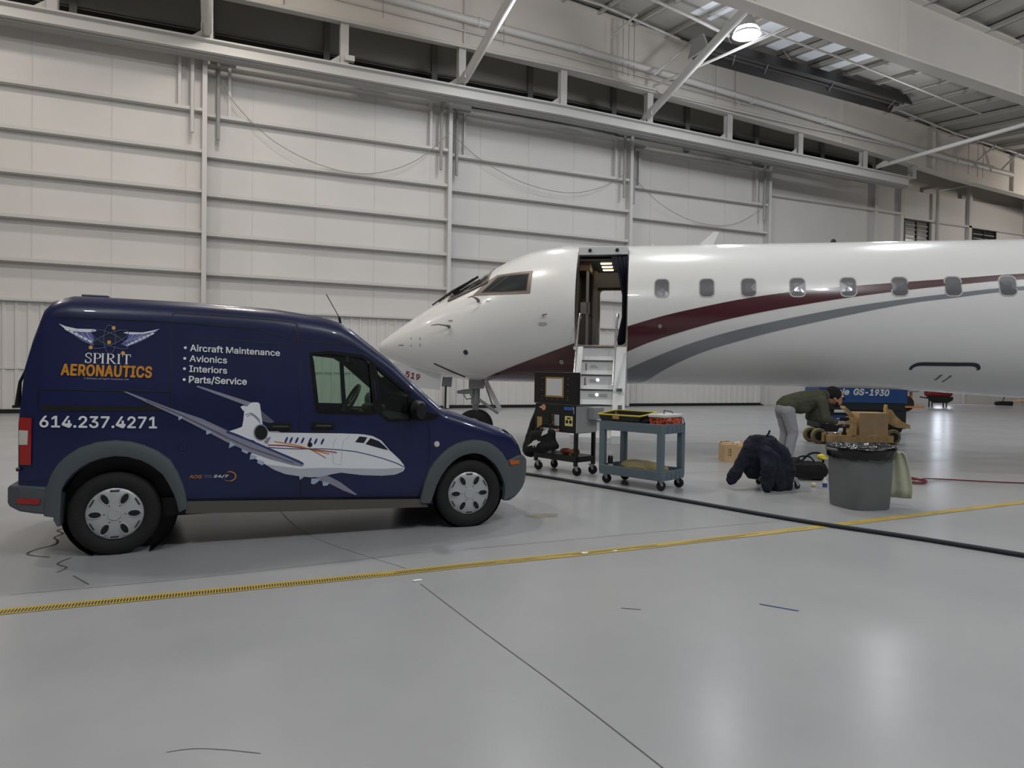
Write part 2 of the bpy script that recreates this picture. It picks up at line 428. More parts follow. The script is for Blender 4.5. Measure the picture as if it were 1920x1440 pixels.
# hangers: one every four metres
HX = [-4.3, -.25, 3.85, 7.93, 11.95, 15.8, 19.78, 23.72, 27.7, 31.0]
for i, X in enumerate(HX):
    mb = MB(); zt = girder_bottom(X)-.05; zb = 11.46+sag(X)
    mb.box(X-.13, X+.13, 23.36, 23.40, zb, zt); mb.box(X-.03, X+.03, 23.40, 23.58, zb, zt); mb.box(X-.13, X+.13, 23.58, 23.62, zb, zt)
    h = mb.build('hanger_post', 'steel_white')
    lab = {0: 'white steel hanger post at the far left edge, above the leftmost door leaf', 9: 'white steel hanger post at the right end of the door header beam',
           1: 'white hanger post above the left door stile, behind the leftmost brace', 3: 'white hanger post beside the foot of the second diagonal brace', 5: 'white hanger post beside the foot of the third diagonal brace'}.get(i)
    lab = lab or ['', '', 'white hanger post with a small white box, between the two leftmost braces', '', 'white hanger post midway between the second and third braces', '', 'white hanger post first to the right of the third brace', 'white hanger post second to the right of the third brace', 'white hanger post third to the right of the third brace'][i]
    tag(h, lab, 'post', 'hanger posts of the door header')
    MB().prism([(-.55, 0), (-.13, 0), (-.13, .32)], lambda u, v, w2, X=X, zb=zb: (X+u, 23.45+w2, zb+v), 0, .04).build('gusset', 'steel_white', h)
    if i == 2: MB().box(X-.02, X+.3, 23.2, 23.42, 11.55, 11.72).build('junction_box', 'steel_white', h)
# upper strip of the back wall: posts, sill and ledge with its shade painted black
mb = MB()
for X in (-8.4, -4.3, -.2, 3.72, 7.85, 12.0, 16.05, 20.0, 24.1, 28.4, 32.5): mb.box(X-.11, X+.11, 26.5, 26.7, 11.9+sag(X), 17.5)
struct(mb.build('trim_1', 'steel_grey'))
mb = MB(); rings = []
for X in (-16, 12, 32):
    z = 13.1+sag(X)*.9; rings.append([(X, 26.55, z), (X, 26.7, z), (X, 26.7, z+.07), (X, 26.55, z+.07)])
struct(mb.loft(rings).build('trim_2', 'steel_grey'))
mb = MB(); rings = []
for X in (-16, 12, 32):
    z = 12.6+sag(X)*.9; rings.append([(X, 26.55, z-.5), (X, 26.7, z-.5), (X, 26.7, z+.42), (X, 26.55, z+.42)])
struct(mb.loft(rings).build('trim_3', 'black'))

# ---------------------------------------------------------------- roof girders, purlins, braces
def girder(Y, xs, bot, top, label, wf):
    g = thing('roof_girder', label, 'beam', (0, Y, 0), 0, None)
    rings = [[(X, -.02, bot(X)), (X, .02, bot(X)), (X, .02, top(X)), (X, -.02, top(X))] for X in xs]
    MB().loft(rings).build('web', 'girder_paint', g)
    for nm, f, d in (('bottom_flange', bot, .03), ('top_flange', top, .03)):
        rings = [[(X, -wf, f(X)-d), (X, wf, f(X)-d), (X, wf, f(X)+d), (X, -wf, f(X)+d)] for X in xs]
        MB().loft(rings).build(nm, 'girder_paint', g)
    st = MB()
    for X in np.arange(-4.2, 45, 6.1): st.box(X-.02, X+.02, -.16, -.02, bot(X)+.05, top(X)-.05)
    split_loose(st.build('stiffener', 'girder_paint', g))
    return g
XS = [-15.5, 2, 8, 12, 16, 20.8, 24, 27, 30, 34, 40, 47, 58]
girder(23.5, XS, girder_bottom, lambda X: T1(X)-.22, 'deep white plate girder over the door header, with pipes along it', .2)
girder(15.8, XS, lambda X: float(np.interp(X, [-12, 13, 18, 26.5, 34, 47], [12.7, 12.06, 11.74, 11.42, 10.9, 10.2])), lambda X: T2(X)-.22, 'deep white plate girder nearest the camera, at the top right', .24)
for i, X in enumerate(np.arange(11.9, 45, 1.55)):
    mb = MB(); X = float(X)
    for (ya, yb) in ((8.0, 15.8), (15.8, 26.6)):
        za, zb = roof_z(X, ya)-.01, roof_z(X, yb)-.01
        for dx0, dx1, d0, d1 in ((0, .03, .24, 0), (-.1, .03, .24, .21), (0, .1, .03, 0)):
            mb.add([(X+dx0, ya, za-d0), (X+dx1, ya, za-d0), (X+dx1, yb, zb-d0), (X+dx0, yb, zb-d0), (X+dx0, ya, za-d1), (X+dx1, ya, za-d1), (X+dx1, yb, zb-d1), (X+dx0, yb, zb-d1)],
                   [(0,3,2,1),(4,5,6,7),(0,1,5,4),(1,2,6,5),(2,3,7,6),(3,0,4,7)])
    tag(mb.build('roof_purlin', 'roof_sheet'), 'white roof purlin running under the roof sheets between the plate girders', 'purlin', 'roof purlins')
for i, (xa, xb, ya, yb) in enumerate([(16.15, 17.1, 19.9, 21.4), (18.75, 19.55, 19.2, 21.6), (20.15, 20.75, 19.2, 21.8), (21.75, 22.35, 19.2, 21.8), (23.3, 23.75, 19.2, 22.0)]):  # glowing panels stand in for roof sheeting lit by the lamp
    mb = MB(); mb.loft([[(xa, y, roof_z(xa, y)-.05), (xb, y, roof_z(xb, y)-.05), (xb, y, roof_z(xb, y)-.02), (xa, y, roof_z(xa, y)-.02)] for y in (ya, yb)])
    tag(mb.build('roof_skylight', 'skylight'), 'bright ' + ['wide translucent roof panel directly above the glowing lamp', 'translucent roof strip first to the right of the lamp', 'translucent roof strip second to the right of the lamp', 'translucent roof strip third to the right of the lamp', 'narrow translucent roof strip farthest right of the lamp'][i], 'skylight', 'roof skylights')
for i, (X, zt) in enumerate([(-.3, 12.9), (7.95, 13.0), (15.55, 13.6), (28.45, 11.2)]):
    o = MB().tube([(X, 23.18, 11.62+sag(X)), (X, 16.3, zt)], .15 if i < 3 else .09, 12).build('diagonal_brace', 'steel_white', smooth=True)
    tag(o, ['white diagonal tube brace at the left, above the first door stile', 'white diagonal tube brace above the second door leaf', 'white diagonal tube brace crossing the dark heater beside the lamp', 'white diagonal tube brace at the far right end of the header'][i], 'brace', 'diagonal braces of the door header')
    mb = MB(); mb.prism([(-.3, 0), (.3, 0), (.3, .35), (.1, .45), (-.3, .25)], lambda u, v, w2, X=X: (X-.15+w2, 23.0-u, 11.5+sag(X)+v*.6), 0, .03); mb.build('foot_plate', 'steel_white', o)
# light X bracing rods at the right
for i, (p, q) in enumerate([((34.2, 22.5, 12.05), (35.6, 22.5, 13.05)), ((36.17, 22.5, 11.95), (37.4, 22.5, 12.9)), ((34.86, 22.6, 12.84), (35.49, 22.6, 11.75)), ((15.4, 22.6, 12.9), (17.3, 22.6, 14.7)), ((13.3, 22.3, 13.8), (14.4, 22.3, 14.85)), ((15.75, 23.1, 12.73), (18.1, 16.15, 13.2))]):
    tag(MB().tube([p, q], .05, 6).build('brace_rod', 'steel_white'), ['slim white brace rod crossing the pink lit girder end, left one', 'slim white brace rod crossing the pink lit girder end, right one', 'short steep white rod on the lit girder end', 'slim white rod rising behind the third diagonal brace', 'slim white rod across the girder web left of the lamp', 'slim white rod crossing the third diagonal brace towards the near girder'][i], 'rod')

# ---------------------------------------------------------------- pipes
def pipe(label, pts, r, coll=None, name='sprinkler_pipe'):
    o = MB().tube(pts, r, 10).build(name, 'steel_white', smooth=True); tag(o, label, 'pipe')
    if coll:
        mb = MB()
        for p in coll:
            mb.tube([(p[0]-.05, p[1], p[2]), (p[0]+.05, p[1], p[2])], r*1.25, 10)
        split_loose(mb.build('pipe_coupling', 'steel_white', o))
    return o
bp = [(x*.979, 23.0, 1.48+(z-1.48)*.979) for x, z in ((-12, 14.55), (6.27, 13.97), (12.73, 13.72), (17.2, 13.45), (25.2, 12.95), (29.5, 12.65), (34.5, 12.36), (38.6, 12.22))]
pipe('thick white sprinkler main running along the plate girder web', bp, .13, [(8.4, 23.0, 13.62), (12.4, 23.0, 13.47), (16.8, 23.0, 13.21), (20.6, 23.0, 12.95), (24.7, 23.0, 12.71), (33.5, 23.0, 12.15)])
pipe('thin white pipe under the plate girder, in front of the hanger posts', [(-12, 23.2, 13.05), (1, 23.2, 12.82), (7.7, 23.2, 12.77), (11.7, 23.2, 12.78), (16.0, 23.2, 12.66), (16.15, 23.2, 12.58), (23.5, 23.2, 12.4), (29.9, 23.2, 12.35)], .05, [(16.05, 23.2, 12.62)])
pipe('thin white conduit just below the sprinkler main', [(2, 23.3, 13.55), (12, 23.3, 13.25), (21, 23.3, 12.85)], .03, name='conduit_pipe')
pipe('white pipe near the roof edge above the plate girder, left of the heater', [(6, 22.6, 15.35), (13, 22.6, 15.05), (16.6, 22.6, 14.5)], .045)
pipe('white sprinkler branch under the roof, crossing in front of the lamp', [(10, 20.6, 15.1), (15.5, 20.6, 14.25), (17.3, 20.6, 13.9)], .06)
pipe('thin white pipe along the roof at the right, beyond the heater', [(27.8, 22.8, 14.0), (33, 22.8, 13.35), (40, 22.8, 12.9)], .045)
pipe('thin white branch pipe under the roof, right of the lamp', [(17.6, 19.6, 13.8), (22, 19.6, 13.55), (30, 19.6, 12.75)], .04)
for i, X in enumerate((5.0, 9.3, 14.2, 14.45, 14.7, 18.6, 19.6, 34.2, 34.9, 35.3)):
    wire('hanging_wire', 'thin wire hanging straight down in front of the plate girder', [(X, 22.9, T1(X)-.3), (X, 22.9, girder_bottom(X)+.1)], .012, group='thin wires on the plate girder')

# ---------------------------------------------------------------- tube heater and the one lamp in view
ht = thing('tube_heater', 'long dark infrared tube heater hanging under the roof', 'heater', (0, 21.5, 0))
P0, P1 = Vector((16.75, 0, 13.62)), Vector((27.6, 0, 13.6-.085*1.0))
P0 = Vector((16.7, 0, 13.75)); P1 = Vector((27.55, 0, 13.42))
def hsec(P, k=1): return [(P.x, P.y+y, P.z+z) for y, z in ((-.52, -.22), (-.56, -.18), (-.24, .34), (.24, .34), (.56, -.18), (.52, -.22), (.2, .28), (-.2, .28))]
MB().loft([hsec(P0), hsec(P1)]).build('reflector', 'heater', ht)
MB().tube([P0+Vector((-.1, -.12, .0)), P1+Vector((.15, -.12, 0))], .07, 10).build('burner_tube', 'heater_tube', ht, smooth=True)
MB().tube([P0+Vector((.1, .14, .0)), P1+Vector((.15, .14, 0))], .07, 10).build('burner_tube', 'heater_tube', ht, smooth=True)
MB().prism([(-.58, -.24), (.58, -.24), (.28, .38), (-.28, .38)], lambda u, v, w2: (P0.x-.12+w2, u, P0.z+v), 0, .1).build('end_plate', 'steel_grey', ht)
MB().prism([(-.46, -.12), (.46, -.12), (.3, .33), (-.3, .33)], lambda u, v, w2: (P1.x+w2, u, P1.z+v), 0, .12).build('end_plate', 'steel_grey', ht)
mb = MB()
for t in (.12, .4, .7, .92):
    q = P0.lerp(P1, t); mb.tube([(q.x-.25, 0, roof_z(q.x, 21.5)-.1), (q.x, -.3, q.z+.2)], .012, 4); mb.tube([(q.x+.25, 0, roof_z(q.x, 21.5)-.1), (q.x, .3, q.z+.2)], .012, 4)
split_loose(mb.build('chain', 'steel_white', ht))
mb = MB()
for t in (.15, .3, .62, .95):
    q = P0.lerp(P1, t); mb.bar((q.x-.3, -.44, q.z-.08), (q.x+.3, .44, q.z-.08), .03, .02)
split_loose(mb.build('tube_hook', 'steel_grey', ht))

lp = thing('high_bay_lamp', 'glowing high bay lamp hanging beside the brace and the dark heater', 'lamp', (16.98, 19.3, 13.3))
MB().lathe([(.12, .95), (.14, .7), (.2, .62), (.42, .12), (.5, 0), (.47, 0), (.38, .12), (.16, .6), (.0, .62)], 24, cap=False).build('reflector', 'steel_white', lp, smooth=True)
MB().lathe([(.0, -.12), (.2, -.1), (.38, .0), (.45, .1), (.38, .22), (.15, .5), (.0, .52)], 20, cap=False).build('diffuser', 'lamp_glow', lp, smooth=True)
MB().tube([(0, 0, .95), (0, 0, 1.35)], .02, 6).build('hanging_rod', 'steel_white', lp)

# ---------------------------------------------------------------- floor markings
def ribbon_mesh(name, pts, width, z, m, uvlen=True):
    P = spline([(x, y, 0) for x, y in pts], 10); mb = MB(); L = 0; us = []
    for i, p in enumerate(P):
        t = (P[min(i+1, len(P)-1)]-P[max(i-1, 0)]).normalized(); n = Vector((-t.y, t.x, 0))
        if i: L += (p-P[i-1]).length
        us.append(L); mb.v += [(p.x-n.x*width/2, p.y-n.y*width/2, z), (p.x+n.x*width/2, p.y+n.y*width/2, z)]
    for i in range(len(P)-1): mb.f.append((2*i, 2*i+2, 2*i+3, 2*i+1))
    o = mb.build(name, m)
    if uvlen:
        uv = o.data.uv_layers.new(name='UVMap')
        for lp_ in o.data.loops:
            vi = lp_.vertex_index; uv.data[lp_.index].uv = (us[vi//2], vi % 2)
    return o
tag(ribbon_mesh('floor_tape', [(-4, 4.98), (-1.16, 4.94), (.68, 4.91), (1.78, 4.92), (3.31, 4.93), (5.31, 5.0), (6.75, 5.07), (8.88, 5.17), (13, 5.4)], .115, .003, 'tape'), 'yellow floor tape line with worn black hazard bars crossing the whole floor', 'tape')
mat('tape_blue', '#274a78', .5); mat('paper', '#dfe0e0', .7)
tag(ribbon_mesh('tape_scrap', [(3.23, 3.44), (3.30, 3.345), (3.37, 3.25)], .016, .003, 'tape_blue', False), 'short dark blue strip of tape lying on the foreground floor', 'tape')
tag(ribbon_mesh('tape_scrap', [(2.35, 3.69), (2.45, 3.62)], .008, .003, 'joint', False), 'tiny grey scrap of tape left of the blue strip', 'tape')
def jl(n, pts, wd, m='joint'): return struct(ribbon_mesh('trim_%d' % n, pts, wd, .0015, m, False))
jl(4, [(1.31, 4.60), (1.4, 3.67), (1.49, 2.85), (1.55, 2.13), (1.66, .6)], .007)
jl(5, [(1.31, 5.0), (.75, 6.4), (.55, 8.5)], .005)
jl(6, [(-1.19, 5.29), (0, 5.28), (1.58, 5.40)], .004); jl(7, [(1.9, 5.37), (3.4, 5.36), (5.82, 5.34)], .004)
jl(8, [(6.2, 8.4), (10, 8.3), (15, 8.2)], .006)
random.seed(3)
ck = [(-1.02 , 7.6), (-1.22, 7.29)] + [(-1.22+.1*random.uniform(-1, 1), 7.2-.14*i) for i in range(8)]
jl(9, ck, .018); jl(10, [(-1.0, 6.15), (-1.06, 6.0), (-.98, 5.86), (-1.02, 5.75)], .016); jl(11, [(-.9, 5.62), (-.84, 5.5), (-.8, 5.42), (-.77, 5.36)], .012)
for k, (x, y, s) in enumerate([(1.31, 4.68, .05), (2.78, 4.92, .05), (3.05, 4.9, .03)]):
    pts = [(x+s*math.cos(a)*random.uniform(.4, 1), y+s*.6*math.sin(a)*random.uniform(.4, 1)) for a in np.linspace(0, 2*PI, 9)[:-1]]
    tag(MB().prism(pts, lambda u, v, w2: (u, v, w2), .002, .006).build('paper_scrap', 'paper'), ['small white scrap at the end of the long floor joint', 'small white scrap lying on the yellow line', 'tiniest white scrap on the yellow line, right of the other'][k], 'scrap')
mat('stain_brown', '#8c8676', .35)
random.seed(11)
fl = bpy.data.objects['floor']
pts = [(3.08+.24*math.cos(a)*random.uniform(.55, 1), 6.36+.13*math.sin(a)*random.uniform(.5, 1)) for a in np.linspace(0, 2*PI, 23)[:-1]]
MB().add([(x, y, .001) for x, y in pts], [tuple(range(22))]).build('floor_stain', 'stain_brown', fl)
jl(12, [(-.16, 2.92), (-.07, 2.91), (.04, 2.86), (.17, 2.78)], .004)
# ================================================================== the blue van
LIVERY = [
('p','lav',1,[(0.567,1.312),(0.584,1.319),(0.987,1.182),(0.989,1.151),(0.966,1.143),(0.923,1.168)]),
('p','lavd',1,[(1.054,1.121),(1.164,1.022),(1.14,1.007),(1.069,1.029)]),
('p','wht',2,[(0.9,1.148),(0.923,1.159),(0.966,1.147),(0.955,1.128),(0.923,1.114)]),
('p','wht',1.5,[(0.974,1.177),(0.998,1.185),(1.035,1.184),(1.05,1.171),(1.057,1.116),(1.075,0.983),(1.021,0.958),(0.914,0.983),(0.924,1.042),(0.93,1.12)]),
('p','wht',1.7,[(0.817,0.951),(0.882,0.972),(0.924,0.99),(1.032,0.972),(1.054,0.856),(0.968,0.881),(0.882,0.923)]),
('p','wht',1.2,[(1.075,0.957),(1.174,0.952),(1.218,0.931),(1.387,0.924),(1.711,0.913),(1.855,0.905),(1.916,0.899),(1.989,0.883),(2.064,0.842),(2.14,0.753),(2.229,0.669),(2.27,0.617),(2.278,0.586),(2.262,0.559),(2.192,0.534),(2.08,0.529),(1.895,0.543),(1.715,0.573),(1.644,0.564),(1.551,0.544),(1.459,0.544),(1.367,0.558),(1.255,0.581),(1.166,0.62),(1.077,0.682),(0.98,0.743),(1.022,0.857)]),
('p','wgr',2,[(2.27,0.592),(2.262,0.559),(2.192,0.534),(2.08,0.529),(1.895,0.543),(1.715,0.573),(1.644,0.564),(1.551,0.544),(1.459,0.544),(1.367,0.558),(1.255,0.581),(1.166,0.62),(1.099,0.669),(1.367,0.623),(1.597,0.62),(1.834,0.604),(2.079,0.591)]),
('p','lav',3,[(0.057,1.271),(0.085,1.269),(0.311,1.173),(0.38,1.143),(0.611,1.056),(0.829,0.944),(1.098,0.818),(1.366,0.694),(1.403,0.667),(1.405,0.651),(1.389,0.64),(1.321,0.652),(1.143,0.708),(0.969,0.776),(0.798,0.863),(0.642,0.957),(0.46,1.062),(0.311,1.138),(0.166,1.215)]),
('s','blu',4,[(0.795,0.94),(0.944,0.877),(1.095,0.803),(1.25,0.729),(1.395,0.656)],[(0.8,0.955),(0.949,0.891),(1.101,0.818),(1.256,0.743),(1.401,0.671)]),
('s','lavd',4,[(0.212,1.2),(0.458,1.083),(0.64,0.986),(0.796,0.898),(0.967,0.81),(1.141,0.741),(1.32,0.668)],[(0.215,1.208),(0.461,1.092),(0.644,0.994),(0.8,0.906),(0.97,0.819),(1.144,0.75),(1.322,0.677)]),
('p','ltb',3.5,[(0.46,1.076),(0.475,1.08),(0.468,1.06),(0.445,1.043),(0.443,1.071)]),
('p','ltb',3.5,[(0.647,0.965),(0.692,0.947),(0.663,0.931),(0.645,0.927)]),
('p','ltb',3.5,[(0.825,0.868),(0.867,0.838),(0.841,0.825),(0.814,0.813)]),
('p','ltb',3.5,[(0.91,0.803),(0.968,0.78),(0.953,0.761),(0.915,0.782)]),
('p','ltb',3.5,[(0.979,0.757),(1.033,0.735),(1.012,0.717),(0.974,0.714)]),
('p','ltb',3.5,[(1.034,0.712),(1.09,0.693),(1.075,0.661),(1.034,0.683)]),
('p','lav',3,[(1.476,0.53),(1.597,0.556),(1.704,0.495),(1.849,0.381),(1.858,0.371),(1.843,0.369),(1.74,0.414),(1.598,0.494)]),
('p','ltb',3.5,[(1.468,0.536),(1.542,0.523),(1.517,0.498),(1.488,0.481),(1.465,0.491)]),
('p','ltb',3.5,[(1.557,0.505),(1.619,0.49),(1.604,0.467),(1.566,0.464)]),
('p','ltb',3.5,[(1.367,0.558),(1.407,0.551),(1.373,0.526)]),
('p','ltb',3.5,[(1.539,0.604),(1.564,0.597),(1.556,0.562),(1.516,0.534)]),
('p','wht',3,[(1.113,0.918),(1.111,0.9),(1.104,0.882),(1.094,0.868),(1.081,0.857),(1.066,0.85),(1.05,0.848),(1.034,0.851),(1.018,0.858),(1.005,0.87),(0.995,0.885),(0.989,0.902),(0.987,0.921),(0.989,0.939),(0.995,0.956),(1.005,0.971),(1.018,0.982),(1.033,0.989),(1.049,0.991),(1.065,0.988),(1.08,0.981),(1.094,0.969),(1.104,0.954),(1.11,0.937)]),
('p','blk',4,[(1.109,0.933),(1.108,0.918),(1.103,0.903),(1.095,0.891),(1.085,0.882),(1.073,0.876),(1.061,0.874),(1.048,0.877),(1.036,0.883),(1.026,0.893),(1.018,0.905),(1.013,0.92),(1.011,0.935),(1.013,0.951),(1.018,0.965),(1.025,0.977),(1.035,0.987),(1.047,0.993),(1.06,0.994),(1.072,0.992),(1.084,0.986),(1.094,0.976),(1.102,0.964),(1.107,0.949)]),
('s','lav',4,[(1.116,0.933),(1.114,0.915),(1.108,0.899),(1.099,0.884),(1.087,0.874),(1.073,0.867),(1.058,0.865),(1.044,0.868),(1.03,0.875),(1.018,0.886),(1.009,0.901),(1.003,0.918),(1.001,0.936),(1.002,0.953),(1.008,0.97),(1.017,0.984),(1.029,0.995),(1.043,1.002),(1.057,1.004),(1.072,1.001),(1.086,0.994),(1.098,0.983),(1.108,0.968),(1.114,0.951),(1.116,0.933)],[(1.109,0.933),(1.108,0.918),(1.103,0.903),(1.095,0.891),(1.085,0.882),(1.073,0.876),(1.061,0.874),(1.048,0.877),(1.036,0.883),(1.026,0.893),(1.018,0.905),(1.013,0.92),(1.011,0.935),(1.013,0.951),(1.018,0.965),(1.025,0.977),(1.035,0.987),(1.047,0.993),(1.06,0.994),(1.072,0.992),(1.084,0.986),(1.094,0.976),(1.102,0.964),(1.107,0.949),(1.109,0.933)]),
('p','lav',3,[(1.108,0.889),(1.141,0.898),(1.109,0.837),(1.081,0.855)]),
('p','nav',3,[(1.268,0.864),(1.262,0.853),(1.256,0.845),(1.25,0.842),(1.247,0.843),(1.246,0.85),(1.248,0.86),(1.252,0.872),(1.258,0.883),(1.264,0.891),(1.269,0.895),(1.273,0.893),(1.274,0.886),(1.272,0.876)]),
('p','nav',3,[(1.307,0.862),(1.301,0.851),(1.295,0.843),(1.29,0.839),(1.286,0.841),(1.285,0.848),(1.287,0.858),(1.291,0.87),(1.297,0.881),(1.303,0.889),(1.309,0.893),(1.312,0.891),(1.313,0.884),(1.311,0.874)]),
('p','nav',3,[(1.353,0.858),(1.348,0.847),(1.341,0.839),(1.336,0.836),(1.332,0.838),(1.331,0.844),(1.333,0.855),(1.337,0.867),(1.343,0.878),(1.349,0.886),(1.355,0.889),(1.358,0.887),(1.36,0.88),(1.358,0.87)]),
('p','nav',3,[(1.401,0.856),(1.395,0.845),(1.389,0.837),(1.383,0.833),(1.38,0.835),(1.378,0.842),(1.38,0.852),(1.385,0.864),(1.39,0.875),(1.397,0.883),(1.402,0.887),(1.406,0.885),(1.407,0.878),(1.405,0.868)]),
('p','nav',3,[(1.461,0.852),(1.455,0.841),(1.448,0.833),(1.442,0.829),(1.439,0.831),(1.438,0.838),(1.44,0.848),(1.444,0.86),(1.45,0.871),(1.456,0.88),(1.462,0.883),(1.466,0.881),(1.467,0.874),(1.465,0.864)]),
('p','nav',3,[(1.509,0.846),(1.503,0.835),(1.496,0.827),(1.491,0.823),(1.487,0.825),(1.486,0.832),(1.488,0.842),(1.492,0.854),(1.498,0.866),(1.505,0.874),(1.51,0.877),(1.514,0.875),(1.515,0.868),(1.513,0.858)]),
('p','nav',3,[(1.564,0.842),(1.558,0.831),(1.552,0.823),(1.546,0.819),(1.542,0.821),(1.541,0.828),(1.543,0.839),(1.548,0.851),(1.554,0.862),(1.56,0.87),(1.566,0.873),(1.57,0.871),(1.571,0.865),(1.569,0.854)]),
('p','nvk',3,[(1.87,0.883),(1.94,0.874),(1.909,0.824),(1.834,0.835)]),
('p','nvk',3,[(1.967,0.866),(2.039,0.84),(2.092,0.794),(2.129,0.756),(2.077,0.767),(1.924,0.815)]),
('s','red',2.2,[(1.114,0.824),(1.252,0.815),(1.433,0.784),(1.548,0.764),(1.677,0.743)],[(1.114,0.834),(1.253,0.826),(1.434,0.794),(1.549,0.774),(1.678,0.753)]),
('s','org',2.3,[(1.163,0.852),(1.252,0.837),(1.364,0.81),(1.478,0.771),(1.612,0.733)],[(1.164,0.861),(1.253,0.846),(1.366,0.819),(1.48,0.78),(1.614,0.743)]),
('s','red',2.3,[(1.443,0.79),(1.478,0.768),(1.536,0.733),(1.583,0.702)],[(1.446,0.795),(1.481,0.774),(1.539,0.738),(1.586,0.707)]),
('s','nav',2.4,[(1.098,0.807),(1.253,0.793),(1.365,0.785),(1.548,0.782),(1.701,0.768),(1.832,0.749),(1.953,0.718),(2.077,0.68),(2.202,0.633),(2.269,0.595)],[(1.098,0.814),(1.253,0.8),(1.365,0.792),(1.549,0.789),(1.701,0.775),(1.833,0.756),(1.955,0.725),(2.079,0.687),(2.205,0.64),(2.272,0.602)]),
('s','wgr',2.5,[(1.672,0.877),(1.646,0.829),(1.64,0.768),(1.643,0.708),(1.651,0.649),(1.715,0.639),(1.725,0.717),(1.724,0.79),(1.737,0.849),(1.79,0.893)],[(1.675,0.875),(1.649,0.828),(1.644,0.768),(1.647,0.708),(1.654,0.651),(1.713,0.642),(1.721,0.718),(1.72,0.79),(1.734,0.851),(1.788,0.896)]),
('s','nav',2.5,[(0.935,1.079),(0.982,1.094),(1.019,1.068),(1.051,1.033)],[(0.934,1.083),(0.982,1.099),(1.021,1.072),(1.054,1.036)]),
('s','nav',2.5,[(0.951,1.065),(0.987,1.083),(1.024,1.051),(1.053,1.012)],[(0.949,1.069),(0.988,1.087),(1.027,1.054),(1.057,1.014)]),
('p','blk',5,[(1.473,0.822),(1.471,0.813),(1.466,0.806),(1.457,0.802),(1.448,0.802),(1.44,0.807),(1.434,0.814),(1.432,0.823),(1.434,0.833),(1.439,0.84),(1.448,0.844),(1.457,0.844),(1.465,0.839),(1.471,0.832)]),
('p','wgl',1,[(-0.385,1.783),(-0.337,1.763),(-0.263,1.747),(-0.141,1.747),(-0.134,1.733),(-0.167,1.722),(-0.155,1.691),(-0.123,1.629),(-0.159,1.623),(-0.225,1.654),(-0.281,1.696),(-0.337,1.737)]),
('p','wht',2,[(-0.385,1.783),(-0.337,1.763),(-0.263,1.747),(-0.142,1.748),(-0.134,1.733),(-0.188,1.723),(-0.281,1.728),(-0.346,1.747)]),
('p','wgl',1,[(0.299,1.767),(0.25,1.752),(0.18,1.734),(0.064,1.734),(0.048,1.725),(0.086,1.72),(0.074,1.679),(0.031,1.638),(0.07,1.62),(0.131,1.641),(0.2,1.679),(0.26,1.726)]),
('p','wht',2,[(0.299,1.767),(0.25,1.752),(0.18,1.734),(0.064,1.734),(0.048,1.725),(0.101,1.716),(0.19,1.723),(0.262,1.744)]),
('p','wht',2,[(-0.346,1.741),(-0.333,1.75),(-0.313,1.738),(-0.32,1.725)]),
('p','wht',2,[(0.265,1.728),(0.253,1.737),(0.233,1.726),(0.241,1.713)]),
('p','wht',2,[(-0.316,1.724),(-0.303,1.734),(-0.282,1.721),(-0.29,1.708)]),
('p','wht',2,[(0.237,1.713),(0.225,1.721),(0.206,1.71),(0.214,1.697)]),
('p','wht',2,[(-0.285,1.708),(-0.272,1.717),(-0.252,1.705),(-0.259,1.691)]),
('p','wht',2,[(0.209,1.697),(0.197,1.706),(0.178,1.695),(0.186,1.682)]),
('p','wht',2,[(-0.255,1.691),(-0.242,1.7),(-0.221,1.688),(-0.228,1.674)]),
('p','wht',2,[(0.182,1.682),(0.17,1.69),(0.15,1.68),(0.158,1.667)]),
('p','wht',2,[(-0.224,1.674),(-0.211,1.683),(-0.19,1.671),(-0.198,1.657)]),
('p','wht',2,[(0.154,1.667),(0.142,1.675),(0.123,1.665),(0.131,1.651)]),
('p','wht',2,[(-0.193,1.657),(-0.18,1.666),(-0.159,1.654),(-0.167,1.64)]),
('p','wht',2,[(0.127,1.651),(0.115,1.66),(0.095,1.649),(0.103,1.636)]),
('p','wht',2,[(-0.162,1.64),(-0.149,1.649),(-0.128,1.637),(-0.135,1.623)]),
('p','wht',2,[(0.099,1.636),(0.087,1.645),(0.068,1.634),(0.076,1.621)]),
('s','wht',2.2,[(-0.31,1.723),(-0.282,1.706),(-0.244,1.685)],[(-0.309,1.725),(-0.281,1.708),(-0.244,1.687)]),
('s','wht',2.2,[(0.21,1.72),(0.185,1.706),(0.15,1.689)],[(0.21,1.718),(0.186,1.704),(0.151,1.687)]),
('s','wht',2.2,[(-0.274,1.724),(-0.248,1.698),(-0.213,1.673)],[(-0.273,1.726),(-0.247,1.7),(-0.212,1.675)]),
('s','wht',2.2,[(0.18,1.719),(0.155,1.698),(0.12,1.677)],[(0.181,1.717),(0.156,1.696),(0.121,1.675)]),
('s','wht',2.2,[(-0.239,1.726),(-0.215,1.691),(-0.181,1.661)],[(-0.238,1.727),(-0.213,1.692),(-0.179,1.663)]),
('s','wht',2.2,[(0.15,1.718),(0.125,1.69),(0.091,1.665)],[(0.151,1.717),(0.126,1.689),(0.092,1.663)]),
('s','wht',2.2,[(-0.204,1.727),(-0.181,1.683),(-0.148,1.649)],[(-0.202,1.728),(-0.179,1.685),(-0.147,1.651)]),
('s','wht',2.2,[(0.12,1.717),(0.096,1.683),(0.061,1.653)],[(0.121,1.716),(0.097,1.681),(0.063,1.651)]),
